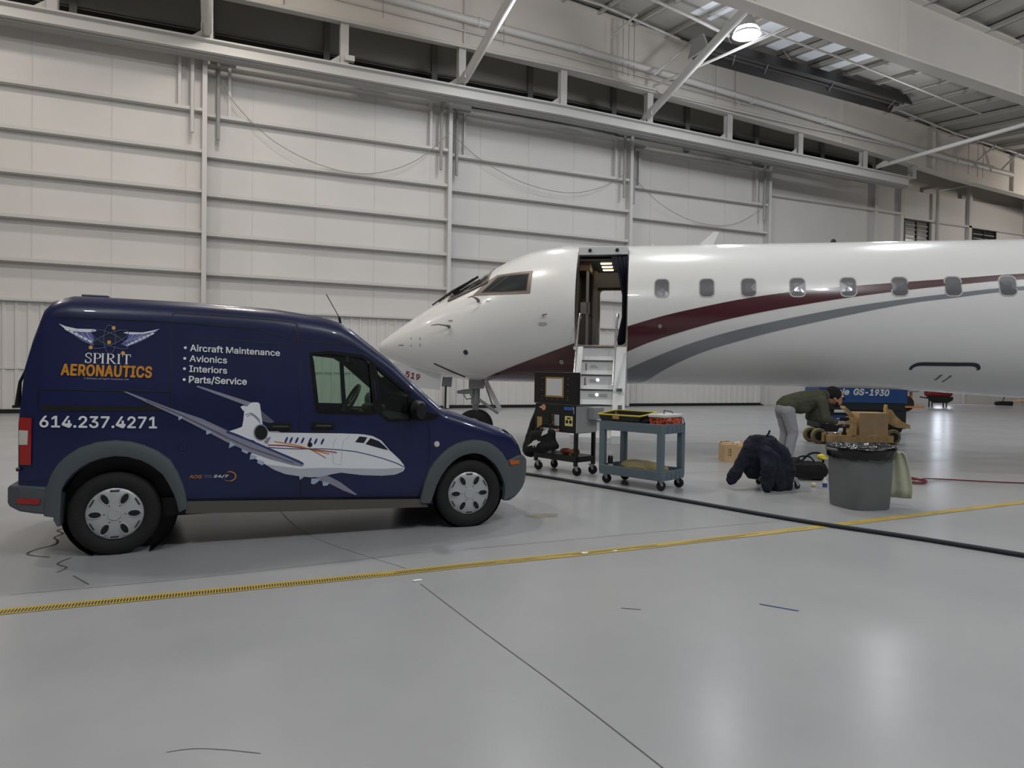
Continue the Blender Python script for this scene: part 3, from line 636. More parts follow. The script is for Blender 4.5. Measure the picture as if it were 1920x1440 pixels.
('p','drk',2.4,[(0.073,1.705),(0.071,1.693),(0.061,1.679),(0.045,1.665),(0.022,1.652),(-0.005,1.64),(-0.035,1.63),(-0.065,1.623),(-0.093,1.62),(-0.118,1.621),(-0.138,1.624),(-0.151,1.632),(-0.157,1.642),(-0.155,1.654),(-0.146,1.667),(-0.129,1.681),(-0.107,1.694),(-0.08,1.706),(-0.051,1.716),(-0.021,1.723),(0.008,1.726),(0.033,1.726),(0.053,1.722),(0.067,1.715)]),
('s','gry',3,[(0.085,1.737),(0.086,1.728),(0.083,1.717),(0.076,1.705),(0.066,1.692),(0.052,1.679),(0.035,1.665),(0.016,1.652),(-0.005,1.639),(-0.027,1.628),(-0.049,1.618),(-0.071,1.609),(-0.092,1.603),(-0.112,1.598),(-0.129,1.596),(-0.144,1.596),(-0.156,1.599),(-0.164,1.604),(-0.169,1.611),(-0.17,1.619),(-0.167,1.63),(-0.16,1.641),(-0.15,1.654),(-0.136,1.667),(-0.12,1.68),(-0.101,1.694),(-0.081,1.706),(-0.059,1.718),(-0.037,1.728),(-0.015,1.737),(0.007,1.744),(0.027,1.748),(0.045,1.751),(0.06,1.751),(0.072,1.748),(0.08,1.744),(0.085,1.737)],[(0.081,1.734),(0.081,1.726),(0.078,1.717),(0.071,1.706),(0.061,1.694),(0.048,1.682),(0.031,1.669),(0.013,1.656),(-0.007,1.644),(-0.028,1.633),(-0.05,1.623),(-0.071,1.615),(-0.091,1.608),(-0.11,1.604),(-0.127,1.601),(-0.141,1.601),(-0.152,1.603),(-0.16,1.607),(-0.164,1.613),(-0.165,1.621),(-0.162,1.63),(-0.155,1.641),(-0.145,1.652),(-0.132,1.665),(-0.116,1.677),(-0.098,1.69),(-0.078,1.702),(-0.057,1.713),(-0.036,1.723),(-0.014,1.732),(0.006,1.738),(0.025,1.743),(0.042,1.746),(0.057,1.746),(0.068,1.744),(0.076,1.74),(0.081,1.734)]),
('s','gry',3,[(0.084,1.612),(0.079,1.605),(0.07,1.6),(0.058,1.598),(0.043,1.597),(0.025,1.599),(0.005,1.603),(-0.016,1.61),(-0.038,1.618),(-0.06,1.628),(-0.082,1.639),(-0.102,1.651),(-0.12,1.664),(-0.136,1.677),(-0.149,1.69),(-0.159,1.702),(-0.166,1.713),(-0.168,1.724),(-0.167,1.732),(-0.162,1.739),(-0.154,1.744),(-0.142,1.747),(-0.127,1.748),(-0.11,1.746),(-0.09,1.742),(-0.07,1.736),(-0.048,1.728),(-0.026,1.719),(-0.004,1.707),(0.017,1.695),(0.035,1.682),(0.052,1.669),(0.065,1.656),(0.076,1.644),(0.082,1.632),(0.085,1.621),(0.084,1.612)],[(0.079,1.615),(0.075,1.608),(0.067,1.604),(0.055,1.602),(0.041,1.602),(0.024,1.605),(0.005,1.609),(-0.016,1.615),(-0.037,1.623),(-0.058,1.633),(-0.079,1.643),(-0.098,1.655),(-0.116,1.667),(-0.132,1.679),(-0.145,1.691),(-0.154,1.703),(-0.161,1.713),(-0.164,1.723),(-0.163,1.73),(-0.158,1.736),(-0.151,1.741),(-0.139,1.743),(-0.125,1.743),(-0.109,1.741),(-0.09,1.737),(-0.07,1.731),(-0.049,1.723),(-0.028,1.713),(-0.007,1.703),(0.013,1.691),(0.031,1.679),(0.047,1.667),(0.061,1.654),(0.071,1.643),(0.077,1.632),(0.08,1.623),(0.079,1.615)]),
('s','gry',3,[(-0.039,1.56),(-0.046,1.561),(-0.054,1.566),(-0.061,1.574),(-0.067,1.585),(-0.073,1.598),(-0.078,1.614),(-0.082,1.632),(-0.084,1.65),(-0.086,1.67),(-0.086,1.69),(-0.084,1.709),(-0.082,1.727),(-0.078,1.743),(-0.073,1.757),(-0.068,1.769),(-0.061,1.778),(-0.054,1.784),(-0.047,1.786),(-0.039,1.785),(-0.032,1.78),(-0.025,1.773),(-0.018,1.762),(-0.012,1.748),(-0.008,1.732),(-0.004,1.715),(-0.001,1.696),(0.0,1.676),(0.0,1.656),(-0.001,1.637),(-0.004,1.619),(-0.007,1.603),(-0.012,1.588),(-0.018,1.576),(-0.025,1.568),(-0.032,1.562),(-0.039,1.56)],[(-0.039,1.565),(-0.046,1.567),(-0.052,1.571),(-0.059,1.579),(-0.064,1.589),(-0.07,1.602),(-0.074,1.617),(-0.077,1.634),(-0.08,1.652),(-0.081,1.67),(-0.081,1.689),(-0.08,1.707),(-0.077,1.724),(-0.074,1.74),(-0.07,1.753),(-0.065,1.765),(-0.059,1.773),(-0.053,1.778),(-0.047,1.78),(-0.04,1.779),(-0.033,1.775),(-0.027,1.768),(-0.021,1.757),(-0.016,1.744),(-0.012,1.729),(-0.008,1.712),(-0.006,1.694),(-0.005,1.676),(-0.005,1.657),(-0.006,1.639),(-0.008,1.621),(-0.011,1.606),(-0.016,1.592),(-0.021,1.581),(-0.026,1.573),(-0.033,1.567),(-0.039,1.565)]),
('p','gld',4,[(-0.005,1.763),(-0.006,1.756),(-0.01,1.751),(-0.015,1.747),(-0.021,1.747),(-0.026,1.75),(-0.03,1.755),(-0.032,1.762),(-0.03,1.769),(-0.027,1.774),(-0.021,1.777),(-0.015,1.778),(-0.01,1.775),(-0.006,1.769)]),
('p','gld',4,[(-0.033,1.65),(-0.034,1.643),(-0.038,1.638),(-0.044,1.635),(-0.05,1.635),(-0.055,1.637),(-0.059,1.643),(-0.06,1.649),(-0.059,1.656),(-0.055,1.662),(-0.05,1.665),(-0.044,1.665),(-0.038,1.662),(-0.034,1.657)]),
('p','gld',4,[(-0.155,1.607),(-0.157,1.6),(-0.16,1.595),(-0.166,1.592),(-0.171,1.592),(-0.177,1.594),(-0.18,1.6),(-0.182,1.606),(-0.18,1.613),(-0.177,1.618),(-0.172,1.621),(-0.166,1.622),(-0.16,1.619),(-0.157,1.614)]),
('p','gld',4,[(0.063,1.568),(0.062,1.562),(0.058,1.556),(0.053,1.553),(0.047,1.553),(0.041,1.556),(0.037,1.561),(0.036,1.568),(0.037,1.575),(0.041,1.58),(0.047,1.583),(0.053,1.583),(0.058,1.58),(0.062,1.575)]),
('s','org',3,[(0.807,0.621),(0.817,0.624),(0.828,0.624),(0.838,0.622),(0.848,0.618),(0.857,0.612),(0.864,0.605),(0.87,0.596),(0.872,0.587),(0.873,0.577),(0.871,0.568),(0.866,0.56),(0.86,0.553),(0.851,0.547),(0.841,0.543),(0.831,0.542)],[(0.803,0.615),(0.812,0.617),(0.822,0.617),(0.832,0.616),(0.842,0.613),(0.85,0.608),(0.857,0.601),(0.861,0.594),(0.864,0.586),(0.864,0.578),(0.862,0.571),(0.858,0.564),(0.852,0.558),(0.844,0.553),(0.835,0.55),(0.825,0.549)]),
('s','org',3,[(0.826,0.542),(0.818,0.543),(0.809,0.544),(0.801,0.547),(0.794,0.55),(0.787,0.554),(0.781,0.559),(0.776,0.565)],[(0.826,0.547),(0.817,0.547),(0.809,0.549),(0.8,0.551),(0.792,0.554),(0.785,0.558),(0.779,0.562),(0.774,0.567)]),
('s','gry',3,[(0.632,0.598),(0.66,0.597),(0.692,0.596)],[(0.632,0.604),(0.66,0.603),(0.692,0.601)]),
('s','gry',3,[(0.632,0.588),(0.66,0.587),(0.692,0.585)],[(0.632,0.594),(0.66,0.592),(0.692,0.591)]),
('s','gry',3,[(0.632,0.578),(0.66,0.577),(0.692,0.575)],[(0.632,0.584),(0.66,0.582),(0.692,0.581)])]
mat('van_blue', '#111a46', .33, spec=.35, coat=.35, var=.15, vscale=1.5)
mat('van_trim', '#4c5358', .6, bump=.15, bscale=120)
mat('van_sill', '#55514c', .6)
glass_mat('van_glass', '#e4eee8')
mat('tail_red', '#a01a16', .25, coat=.5); mat('lamp_clear', '#c9c6bf', .2, coat=.5); mat('amber', '#c05a18', .3, coat=.4)
mat('hubcap', '#b9bcbf', .35, metal=.35); mat('tyre', '#19191a', .8, bump=.25, bscale=60); mat('dash', '#3d3e40', .6); mat('seat_cloth', '#3a3b3e', .9)
for n_, c_ in dict(lav='#8a8b9c', lavd='#5d5e72', wht='#e3e5ea', wgr='#b2b6c1', blu='#2b3a72', ltb='#a9b4cd', blk='#0d0f14', nav='#26366f', nvk='#15182a', red='#9c3a34', org='#c98a3a', wgl='#5d649f', drk='#101736', gry='#545b7c', gld='#d3a04a', aero='#cf8c2a', txt='#e8eaec').items():
    mat('wrap_'+n_, c_, .35)
VAN_HW = ([-.70, -.62, -.5, -.3, 0, 2.7, 3.05, 3.25, 3.4, 3.5, 3.58, 3.63], [.78, .83, .866, .885, .893, .893, .88, .85, .80, .73, .64, .55])
VAN_ZT = ([-.63, -.62, -.598, -.554, -.492, -.438, -.374, -.31, .174, .716, 1.18, 1.353, 1.553, 1.718, 1.83, 1.942, 2.156, 2.376, 2.649, 2.835, 3.153, 3.351, 3.452, 3.522, 3.56],
          [1.08, 1.167, 1.475, 1.678, 1.893, 1.96, 1.992, 2.012, 2.012, 2.002, 1.981, 1.959, 1.934, 1.892, 1.826, 1.735, 1.565, 1.355, 1.119, 1.058, .949, .885, .806, .70, .62])
VAN_ZB = ([-.63, -.4, 0, .5, 2.5, 3.3, 3.56], [.45, .40, .36, .32, .235, .26, .36])
VAN_IN = ([.2, .35, .55, 1.0, 1.27, 1.6, 1.82, 2.0], [.05, .015, 0, 0, .014, .07, .105, .14])
def vi(t, x): return float(np.interp(x, t[0], t[1]))
def v_r(x): return float(np.interp(x, [-.63, -.5, -.3, 1.6, 2.2, 2.7, 3.56], [.06, .12, .19, .19, .12, .12, .1]))
def yside(x, z):
    hw, zt, r = vi(VAN_HW, x), vi(VAN_ZT, x), v_r(x)
    zc = zt - r
    if z <= zc: return hw - vi(VAN_IN, z)
    yc = hw - vi(VAN_IN, zc) - r
    return yc + math.sqrt(max(0, r*r-(z-zc)**2))
def vring(x, shrink=0.0, zlow=None):
    zt, r = vi(VAN_ZT, x)-shrink, v_r(x); zb = vi(VAN_ZB, x) if zlow is None else zlow
    zc = zt - r; hw = vi(VAN_HW, x)-shrink; half = []
    half.append((0.0, zb)); half.append((hw-.16, zb)); half.append((hw-vi(VAN_IN, zb+.03)-.015, zb+.004))
    for k in range(15):
        z = zb+.03+(zc-zb-.03)*k/14; half.append((hw-vi(VAN_IN, z), z))
    yc = hw-vi(VAN_IN, zc)-r
    for k in range(1, 7):
        a = PI/2*k/6; half.append((yc+r*math.cos(a), zc+r*math.sin(a)))
    for k in (.7, .35): half.append((yc*k, zt+.03*(1-k*k)))
    half.append((0.0, zt+.03))
    return [(x, -y, z) for y, z in half] + [(x, y, z) for y, z in half[-2:0:-1]]
vx0 = -.707
van = thing('delivery_van', 'dark blue high-roof delivery van with a jet and company lettering on its side', 'van', (vx0, 6.98, 0))
xs = sorted(set([-.63, -.62, -.61, -.598, -.575, -.554, -.52, -.492, -.46, -.438, -.40, -.374, -.34, -.31, -.2, 0, .3, .6, .9, 1.18, 1.27, 1.353, 1.45, 1.553, 1.64, 1.718, 1.78, 1.83, 1.89, 1.942, 2.05, 2.156, 2.27, 2.376, 2.5, 2.6, 2.649, 2.74, 2.835, 2.95, 3.05, 3.153, 3.25, 3.351, 3.4, 3.452, 3.49, 3.522, 3.56]))
body = MB().loft([vring(x) for x in xs]).build('body', 'van_blue', None)
cav = MB().loft([vring(x, .045, .62) for x in (1.05, 1.18, 1.27, 1.353, 1.45, 1.553, 1.64, 1.718, 1.83, 1.942, 2.05, 2.156, 2.27, 2.376, 2.5, 2.58)]).build('cavity', 'van_blue')
GL1 = [(1.465, 1.593), (1.515, 1.102), (2.009, 1.084), (1.969, 1.543), (1.901, 1.583), (1.62, 1.612)]
GL2 = [(2.013, 1.512), (2.057, 1.076), (2.128, 1.022), (2.319, 1.018), (2.316, 1.256)]
fy = lambda u, v, w2: (u, w2, v)
c1 = MB().prism(GL1, fy, -1.3, 1.3).build('c', 'van_blue'); c2 = MB().prism(GL2, fy, -1.3, 1.3).build('c', 'van_blue')
c3 = MB().prism([(1.80, -.60), (2.50, -.76), (2.56, 0), (2.50, .76), (1.80, .60), (1.78, 0)], lambda u, v, w2: (u, v, w2), 1.12, 2.3).build('c', 'van_blue')
cs = [cav, c1, c2, c3]
for cx, cz, R_ in ((.04, .36, .415), (2.907, .341, .36)):
    for s in (-1, 1):
        mx = Matrix.Translation((cx, s*.62, cz)) @ Matrix.Rotation(-s*PI/2, 4, 'X')
        cs.append(MB().lathe([(R_, 0), (R_, .5)], 40, mx).build('c', 'van_blue'))
cut(body, cs)
body.parent = van
for p in body.data.polygons: p.use_smooth = True
body.data.set_sharp_from_angle(angle=math.radians(32))
def S(x, z, e=.004, side=-1): return (x, side*(yside(x, z)+e), z)
# glazing
for s in (-1, 1):
    for g in (GL1, GL2):
        c = (sum(p[0] for p in g)/len(g), sum(p[1] for p in g)/len(g))
        q = [(c[0]+(p[0]-c[0])*1.015, c[1]+(p[1]-c[1])*1.015) for p in g]
        MB().prism(q, lambda u, v, w2, s=s: (u, s*(yside(u, v)+w2), v), -.02, -.014).build('side_window', 'van_glass', van)
ws = MB().loft([[(x, y, vi(VAN_ZT, x)+.03*(1-(y/.6)**2)-.012) for y in (-.74, -.3, 0, .3, .74)] for x in (1.77, 1.942, 2.156, 2.376, 2.555)], closed=False)
ws.build('windshield', 'van_glass', van)
# cabin seen through the glass
mb = MB()
mb.loft([[(x, -.76, .86), (x, .76, .86), (x, .76, z), (x, -.76, z)] for x, z in ((2.12, .95), (2.18, 1.02), (2.48, 1.04), (2.54, .98))]); mb.build('dashboard', 'dash', van, bevel=.03)
mb = MB(); mb.cbox((2.26, .38, 1.06), (.20, .36, .09)); mb.build('instrument_hood', 'dash', van, bevel=.04)
mb = MB(); M4 = Matrix.Translation((2.02, .38, 1.14)) @ Matrix.Rotation(math.radians(-62), 4, 'Y')
mb.tube([M4 @ Vector((.18*math.cos(a), .18*math.sin(a), 0)) for a in np.linspace(0, 2*PI, 33)], .016, 8, False)
for a in (0, 2.1, 4.2): mb.tube([M4 @ Vector((0, 0, 0)), M4 @ Vector((.18*math.cos(a), .18*math.sin(a), 0))], .012, 6)
mb.build('steering_wheel', 'dash', van)
for y in (-.38, .38):
    mb = MB(); mb.cbox((1.5, y, .78), (.48, .5, .16)); mb.cbox((1.25, y, 1.05), (.14, .48, .62), ry=-.2)
    mb.build('seat', 'seat_cloth', van, bevel=.05)
    mb = MB(); mb.cbox((1.18, y, 1.48), (.09, .26, .18), ry=-.2); mb.build('headrest', 'seat_cloth', van, bevel=.04)
MB().cbox((1.93, 0.0, 1.58), (.03, .22, .07)).build('rear_view_mirror', 'black', van, bevel=.01)
MB().box(1.06, 1.09, -.74, .74, .62, 1.74).build('bulkhead', 'dash', van)
MB().cbox((1.72, -.2, 1.52), (.05, .6, .05)).build('grab_rail', 'dash', van) if False else None
# dark frames round the door glass
def sribbon(mb, pts, wd, e=.006, closed=False, n=1):
    P = [Vector((a, 0, b)) for a, b in pts]; N = len(P); o = len(mb.v)
    for i, p in enumerate(P):
        if closed: a, b = P[(i-1) % N], P[(i+1) % N]
        else: a, b = P[max(i-1, 0)], P[min(i+1, N-1)]
        t = (b-a).normalized(); nn = Vector((-t.z, 0, t.x))
        for k in (-.5, .5):
            q = p+nn*(wd*k); mb.v.append(S(q.x, q.z, e))
    for i in range(N if closed else N-1):
        j = (i+1) % N; mb.f.append((o+2*i, o+2*j, o+2*j+1, o+2*i+1))
def dense(pts, closed=False, step=.06):
    out = []; N = len(pts)
    for i in range(N if closed else N-1):
        a, b = pts[i], pts[(i+1) % N]; n = max(1, int(math.hypot(b[0]-a[0], b[1]-a[1])/step))
        out += [(a[0]+(b[0]-a[0])*k/n, a[1]+(b[1]-a[1])*k/n) for k in range(n)]
    if not closed: out.append(pts[-1])
    return out
mb = MB()
sribbon(mb, dense(GL1, True), .030, .005, True); sribbon(mb, dense(GL2, True), .028, .005, True)
mb.prism([(1.975, 1.55), (2.012, 1.09), (2.05, 1.08), (2.01, 1.53)], lambda u, v, w2: S(u, v, w2), 0, .008)
mb.prism([(2.318, 1.018), (2.316, 1.25), (2.41, 1.14), (2.43, 1.10), (2.60, 1.06), (2.57, 1.03), (2.49, 1.01)], lambda u, v, w2: S(u, v, w2), 0, .006)
mb.build('window_frame', 'black_gloss', van)
# seams and recesses
mb = MB(); W = .008
for pts in ([(1.354, 1.90), (1.363, 1.623), (1.372, 1.0), (1.381, .36)], [(.384, 1.83), (.387, 1.333), (.384, 1.13)], [(2.502, 1.10), (2.508, .70), (2.49, .60)],
            [(-.40, 1.832), (.38, 1.825), (1.016, 1.796), (1.35, 1.705)], [(.392, 1.82), (.391, 1.895), (.412, 1.905), (.75, 1.897), (1.18, 1.878), (1.33, 1.862), (1.345, 1.85), (1.35, 1.70)],
            [(1.35, 1.705), (1.50, 1.70), (1.80, 1.68), (1.96, 1.61), (2.15, 1.46), (2.38, 1.23), (2.44, 1.14)], [(1.40, .36), (2.43, .32)],
            [(.505, .41), (1.345, .37), (2.44, .305)], [(-.50, 1.287), (.384, 1.272)], [(-.50, 1.287), (-.505, 1.15)], [(.5, 1.69), (.55, 1.70), (1.15, 1.675), (1.3, 1.665)], [(2.51, 1.10), (2.60, 1.09)], [(-.62, .60), (-.45, .60)]):
    sribbon(mb, dense(pts), W, .003)
split_loose(mb.build('panel_gap', 'black', van))
mb = MB(); mb.prism(dense([(-.498, 1.165), (.384, 1.155), (.384, 1.120), (-.46, 1.125), (-.49, 1.135)]), lambda u, v, w2: S(u, v, w2), -.01, .006); mb.build('slide_rail', 'black', van)
mb = MB()
for pts in ([(.52, .725), (1.355, .712)], [(1.39, .71), (2.43, .676)]):
    sribbon(mb, dense(pts), .012, .012); sribbon(mb, dense([(a, b-.10) for a, b in pts]), .012, .008)
pass
sl = MB()
for s in (-1, 1):
    sl.prism([(.50, .395), (1.35, .355), (2.47, .295), (2.50, .225), (1.36, .262), (.50, .298)], lambda u, v, w2, s=s: (u, s*(.89+w2), v), -.1, .012)
split_loose(sl.build('sill', 'van_sill', van))
# bumpers
def rectloft(rows, e): return [[(x, -(vi(VAN_HW, x)+e), zl), (x, -(vi(VAN_HW, x)+e), zu), (x, vi(VAN_HW, x)+e, zu), (x, vi(VAN_HW, x)+e, zl)] for x, zl, zu in rows]
fb = MB().loft(rectloft([(3.26, .225, .60), (3.34, .22, .625), (3.40, .245, .645), (3.46, .275, .655), (3.52, .315, .65), (3.57, .36, .62), (3.61, .44, .59), (3.63, .49, .545)], .016)).build('front_bumper', 'van_trim', van, bevel=.02)
rb = MB().loft(rectloft([(-.705, .44, .545), (-.69, .41, .572), (-.62, .377, .572), (-.52, .36, .565), (-.42, .346, .557)], .016)).build('rear_bumper', 'van_trim', van, bevel=.02)
mb = MB()
for s in (-1, 1): mb.prism([(-.635, .477), (-.476, .468), (-.489, .431), (-.635, .439)], lambda u, v, w2, s=s: (u, s*(vi(VAN_HW, u)+.014+w2), v), 0, .014)
split_loose(mb.build('rear_reflector', 'tail_red', van))
mb = MB()
for s in (-1, 1): mb.prism([(3.317, .613), (3.446, .605), (3.447, .569), (3.335, .57)], lambda u, v, w2, s=s: (u, s*(vi(VAN_HW, u)+.016+w2), v), 0, .014)
split_loose(mb.build('side_marker', 'amber', van))
# lamps
for s in (-1, 1):
    mb = MB(); mb.prism(dense([(-.622, 1.077), (-.54, 1.071), (-.544, .723), (-.618, .726)]), lambda u, v, w2, s=s: (u, s*(yside(u, v)+w2), v), -.03, .014)
    tl = mb.build('tail_light', 'tail_red', van)
    mb = MB(); mb.prism(dense([(-.622, .982), (-.562, .98), (-.566, .874), (-.622, .874)]), lambda u, v, w2, s=s: (u, s*(yside(u, v)+w2), v), .0, .018)
    tag(mb.build('reverse_lens', 'lamp_clear', tl), 'clear square lens in the red tail light')
mb = MB()
for s in (-1, 1): mb.prism(dense([(3.278, .915), (3.347, .888), (3.434, .818), (3.507, .682), (3.499, .634), (3.453, .745), (3.391, .835)]), lambda u, v, w2, s=s: (u, s*(yside(u, min(v, vi(VAN_ZT, u)-.01))+w2), v), -.02, .012)
split_loose(mb.build('headlight', 'lamp_clear', van))
mb = MB(); mb.lathe([(.028, 0), (.024, .012), (.0, .014)], 14, Matrix.Translation((2.576, -(yside(2.576, .796)), .796)) @ Matrix.Rotation(PI/2, 4, 'X'), cap=False); mb.build('turn_repeater', 'lamp_clear', van)
# wheel arch flares
AR_O = [(-.462, .345), (-.455, .45), (-.444, .563), (-.415, .655), (-.371, .733), (-.31, .795), (-.232, .849), (-.12, .888), (.006, .90), (.11, .888), (.204, .858), (.30, .808), (.387, .739), (.44, .645), (.481, .539), (.502, .45), (.514, .35)]
AR_I = [(-.389, .33), (-.37, .45), (-.338, .547), (-.31, .605), (-.27, .655), (-.22, .70), (-.16, .737), (-.08, .766), (.007, .778), (.09, .77), (.19, .737), (.265, .688), (.335, .622), (.375, .55), (.41, .475), (.435, .40), (.452, .315)]
AF_O = [(2.417, .276), (2.432, .349), (2.46, .46), (2.502, .569), (2.55, .64), (2.608, .70), (2.67, .752), (2.748, .793), (2.83, .82), (2.924, .829), (3.0, .823), (3.072, .808), (3.135, .778), (3.197, .734), (3.25, .685), (3.292, .622), (3.325, .56), (3.345, .495), (3.355, .41), (3.36, .337), (3.385, .27)]
AF_I = [(2.515, .262), (2.543, .335), (2.575, .43), (2.619, .512), (2.67, .58), (2.72, .628), (2.775, .665), (2.835, .69), (2.91, .703), (2.96, .70), (3.01, .688), (3.06, .665), (3.10, .635), (3.145, .60), (3.18, .555), (3.215, .50), (3.245, .437), (3.262, .39), (3.271, .341), (3.27, .29), (3.256, .237)]
for s in (-1, 1):
    for O, I in ((AR_O, AR_I), (AF_O, AF_I)):
        fl = []
        for e, k in ((-.005, 0), (.022, .06), (.034, .35), (.034, .8), (.028, 1.0), (-.12, 1.0)):
            fl.append([(o[0]*(1-k)+i[0]*k, s*(vi(VAN_HW, o[0]*(1-k)+i[0]*k)+e), o[1]*(1-k)+i[1]*k) for o, i in zip(O, I)])
        MB().loft(fl, closed=False).build('wheel_arch', 'van_trim', van, smooth=True)
mb = MB()
for cx, cz, R_ in ((.04, .36, .41), (2.907, .341, .355)):
    for s in (-1, 1):
        mx = Matrix.Translation((cx, s*.63, cz)) @ Matrix.Rotation(-s*PI/2, 4, 'X')
        mb.lathe([(0, 0), (R_, .0), (R_, .2)], 32, mx, cap=False)
split_loose(mb.build('wheel_liner', 'black', van))
# wheels
def wheel(x, s, rz):
    mx = Matrix.Translation((x, s*.76, rz)) @ Matrix.Rotation(-s*PI/2, 4, 'X')
    prof = [(.20, -.10), (.27, -.105), (.306, -.095), (.32, -.075), (.32, .075), (.306, .095), (.27, .108), (.225, .10), (.205, .085), (.20, .05)]
    t = MB().lathe(prof, 48, mx, cap=False).build('wheel', 'tyre', van, smooth=True)
    mb = MB()
    mb.lathe([(.0, .108), (.045, .108), (.05, .100), (.12, .098), (.175, .092), (.20, .078), (.207, .06)], 48, mx, cap=False)
    for k in range(6):
        a = PI/3*k
        # raised lip round each opening
        pts = [mx @ Vector((math.cos(a)*(.135+.047*math.cos(q)) - math.sin(a)*.027*math.sin(q), math.sin(a)*(.135+.047*math.cos(q)) + math.cos(a)*.027*math.sin(q), .0985)) for q in np.linspace(0, 2*PI, 19)]
        mb.tube(pts, .0055, 6, False)
    for a in np.arange(6)*PI/3:
        mb.tube([mx @ Vector((math.cos(a+PI/6)*.187 - math.sin(a+PI/6)*u, math.sin(a+PI/6)*.187+math.cos(a+PI/6)*u, .088)) for u in (-.035, .035)], .006, 6)
    h = mb.build('hubcap', 'hubcap', t, smooth=True)
    mb = MB()
    for k in range(6):
        a = PI/3*k
        pts = [(.133+.040*math.cos(q), .021*math.sin(q)) for q in np.linspace(0, 2*PI, 19)[:-1]]
        mb.prism(pts, lambda u, v, w2, a=a: mx @ Vector((math.cos(a)*u-math.sin(a)*v, math.sin(a)*u+math.cos(a)*v, w2)), .09, .1015)
        b = a+PI/6; pts = [(.187, -.03), (.194, -.03), (.194, .03), (.187, .03)]
        mb.prism(pts, lambda u, v, w2, b=b: mx @ Vector((math.cos(b)*(u-.012)-math.sin(b)*v, math.sin(b)*(u-.012)+math.cos(b)*v, w2)), .08, .098)
        mb.prism([(.068, -.004), (.076, -.004), (.076, .004), (.068, .004)], lambda u, v, w2, b=a: mx @ Vector((math.cos(b)*u-math.sin(b)*v, math.sin(b)*u+math.cos(b)*v, w2)), .09, .1015)
    mb.build('hubcap_opening', 'black', t)
for x, rz in ((0.0, .32), (2.912, .32)):
    for s in (-1, 1): wheel(x, s, rz)
MB().tube([(0, -.7, .32), (0, .7, .32)], .05, 8).build('axle', 'black', van)
mb = MB(); mb.box(-.3, 2.4, -.7, .7, .25, .40); mb.build('underbody', 'black', van)
for s in (-1, 1):
    MB().prism([(-.343, .547), (-.385, .517), (-.393, .311), (-.370, .262), (-.350, .262), (-.352, .35)], lambda u, v, w2, s=s: (u, s*(.72+w2), v), 0, .19).build('mud_flap', 'van_trim', van)
# mirrors, handles, aerial, wiper
for s in (-1, 1):
    mb = MB(); rings = []
    for k, (yy, sc) in enumerate([(.93, .75), (.97, 1.0), (1.10, 1.0), (1.14, .8)]):
        rings.append([(2.36+.055*sc*math.cos(a), s*yy, 1.115+.088*sc*math.sin(a)) for a in np.linspace(0, 2*PI, 17)[:-1]])
    mb.loft(rings); mb.cbox((2.38, s*.92, 1.06), (.05, .12, .06)); mb.build('wing_mirror', 'black', van, smooth=True)
for (x, z) in ((1.21, .978), (1.56, .978)):
    mb = MB(); mb.prism([(x-.10, z+.02), (x-.085, z+.035), (x+.085, z+.035), (x+.10, z+.02), (x+.09, z-.035), (x-.09, z-.035)], lambda u, v, w2: S(u, v, w2), -.002, .008)
    mb.tube([S(x-.085, z, .018), S(x-.06, z+.004, .036), S(x+.06, z+.002, .036), S(x+.085, z-.004, .018)], .013, 8)
    mb.build('door_handle', 'black', van)
mb = MB(); mb.tube([(1.80, -.28, 1.90), (1.785, -.28, 1.96)], .012, 6); mb.tube([(1.785, -.28, 1.96), (1.66, -.30, 2.17)], .004, 5); mb.build('antenna', 'black', van)
mb = MB(); mb.tube([(-.62, -.5, 1.5), (-.69, -.5, 1.33), (-.70, -.5, 1.20), (-.70, -.5, 1.14)], [.008, .012, .02, .028], 8); mb.cbox((-.70, -.5, 1.14), (.07, .06, .02)); mb.build('rear_wiper', 'black', van)
MB().cbox((-.22, 0, 2.045), (.20, .5, .03)).build('roof_vent', 'van_blue', van, bevel=.01)
mb = MB(); mb.tube([S(-.615, .695, .01), S(-.64, .69, .03)], .014, 8); mb.build('tow_cap', 'black', van)
MB().lathe([(.032, 0), (.030, .008), (.0, .009)], 18, Matrix.Translation((.475, -yside(.475, .83), .83)) @ Matrix.Rotation(PI/2, 4, 'X'), cap=False).build('lock_cover', 'van_blue', van)
mb = MB(); sribbon(mb, [(.09+.06+.085*math.cos(a), .93-.02+.085*math.sin(a)) for a in np.linspace(PI, 2*PI, 15)], .004, .003); mb.build('fuel_flap', 'black', van)

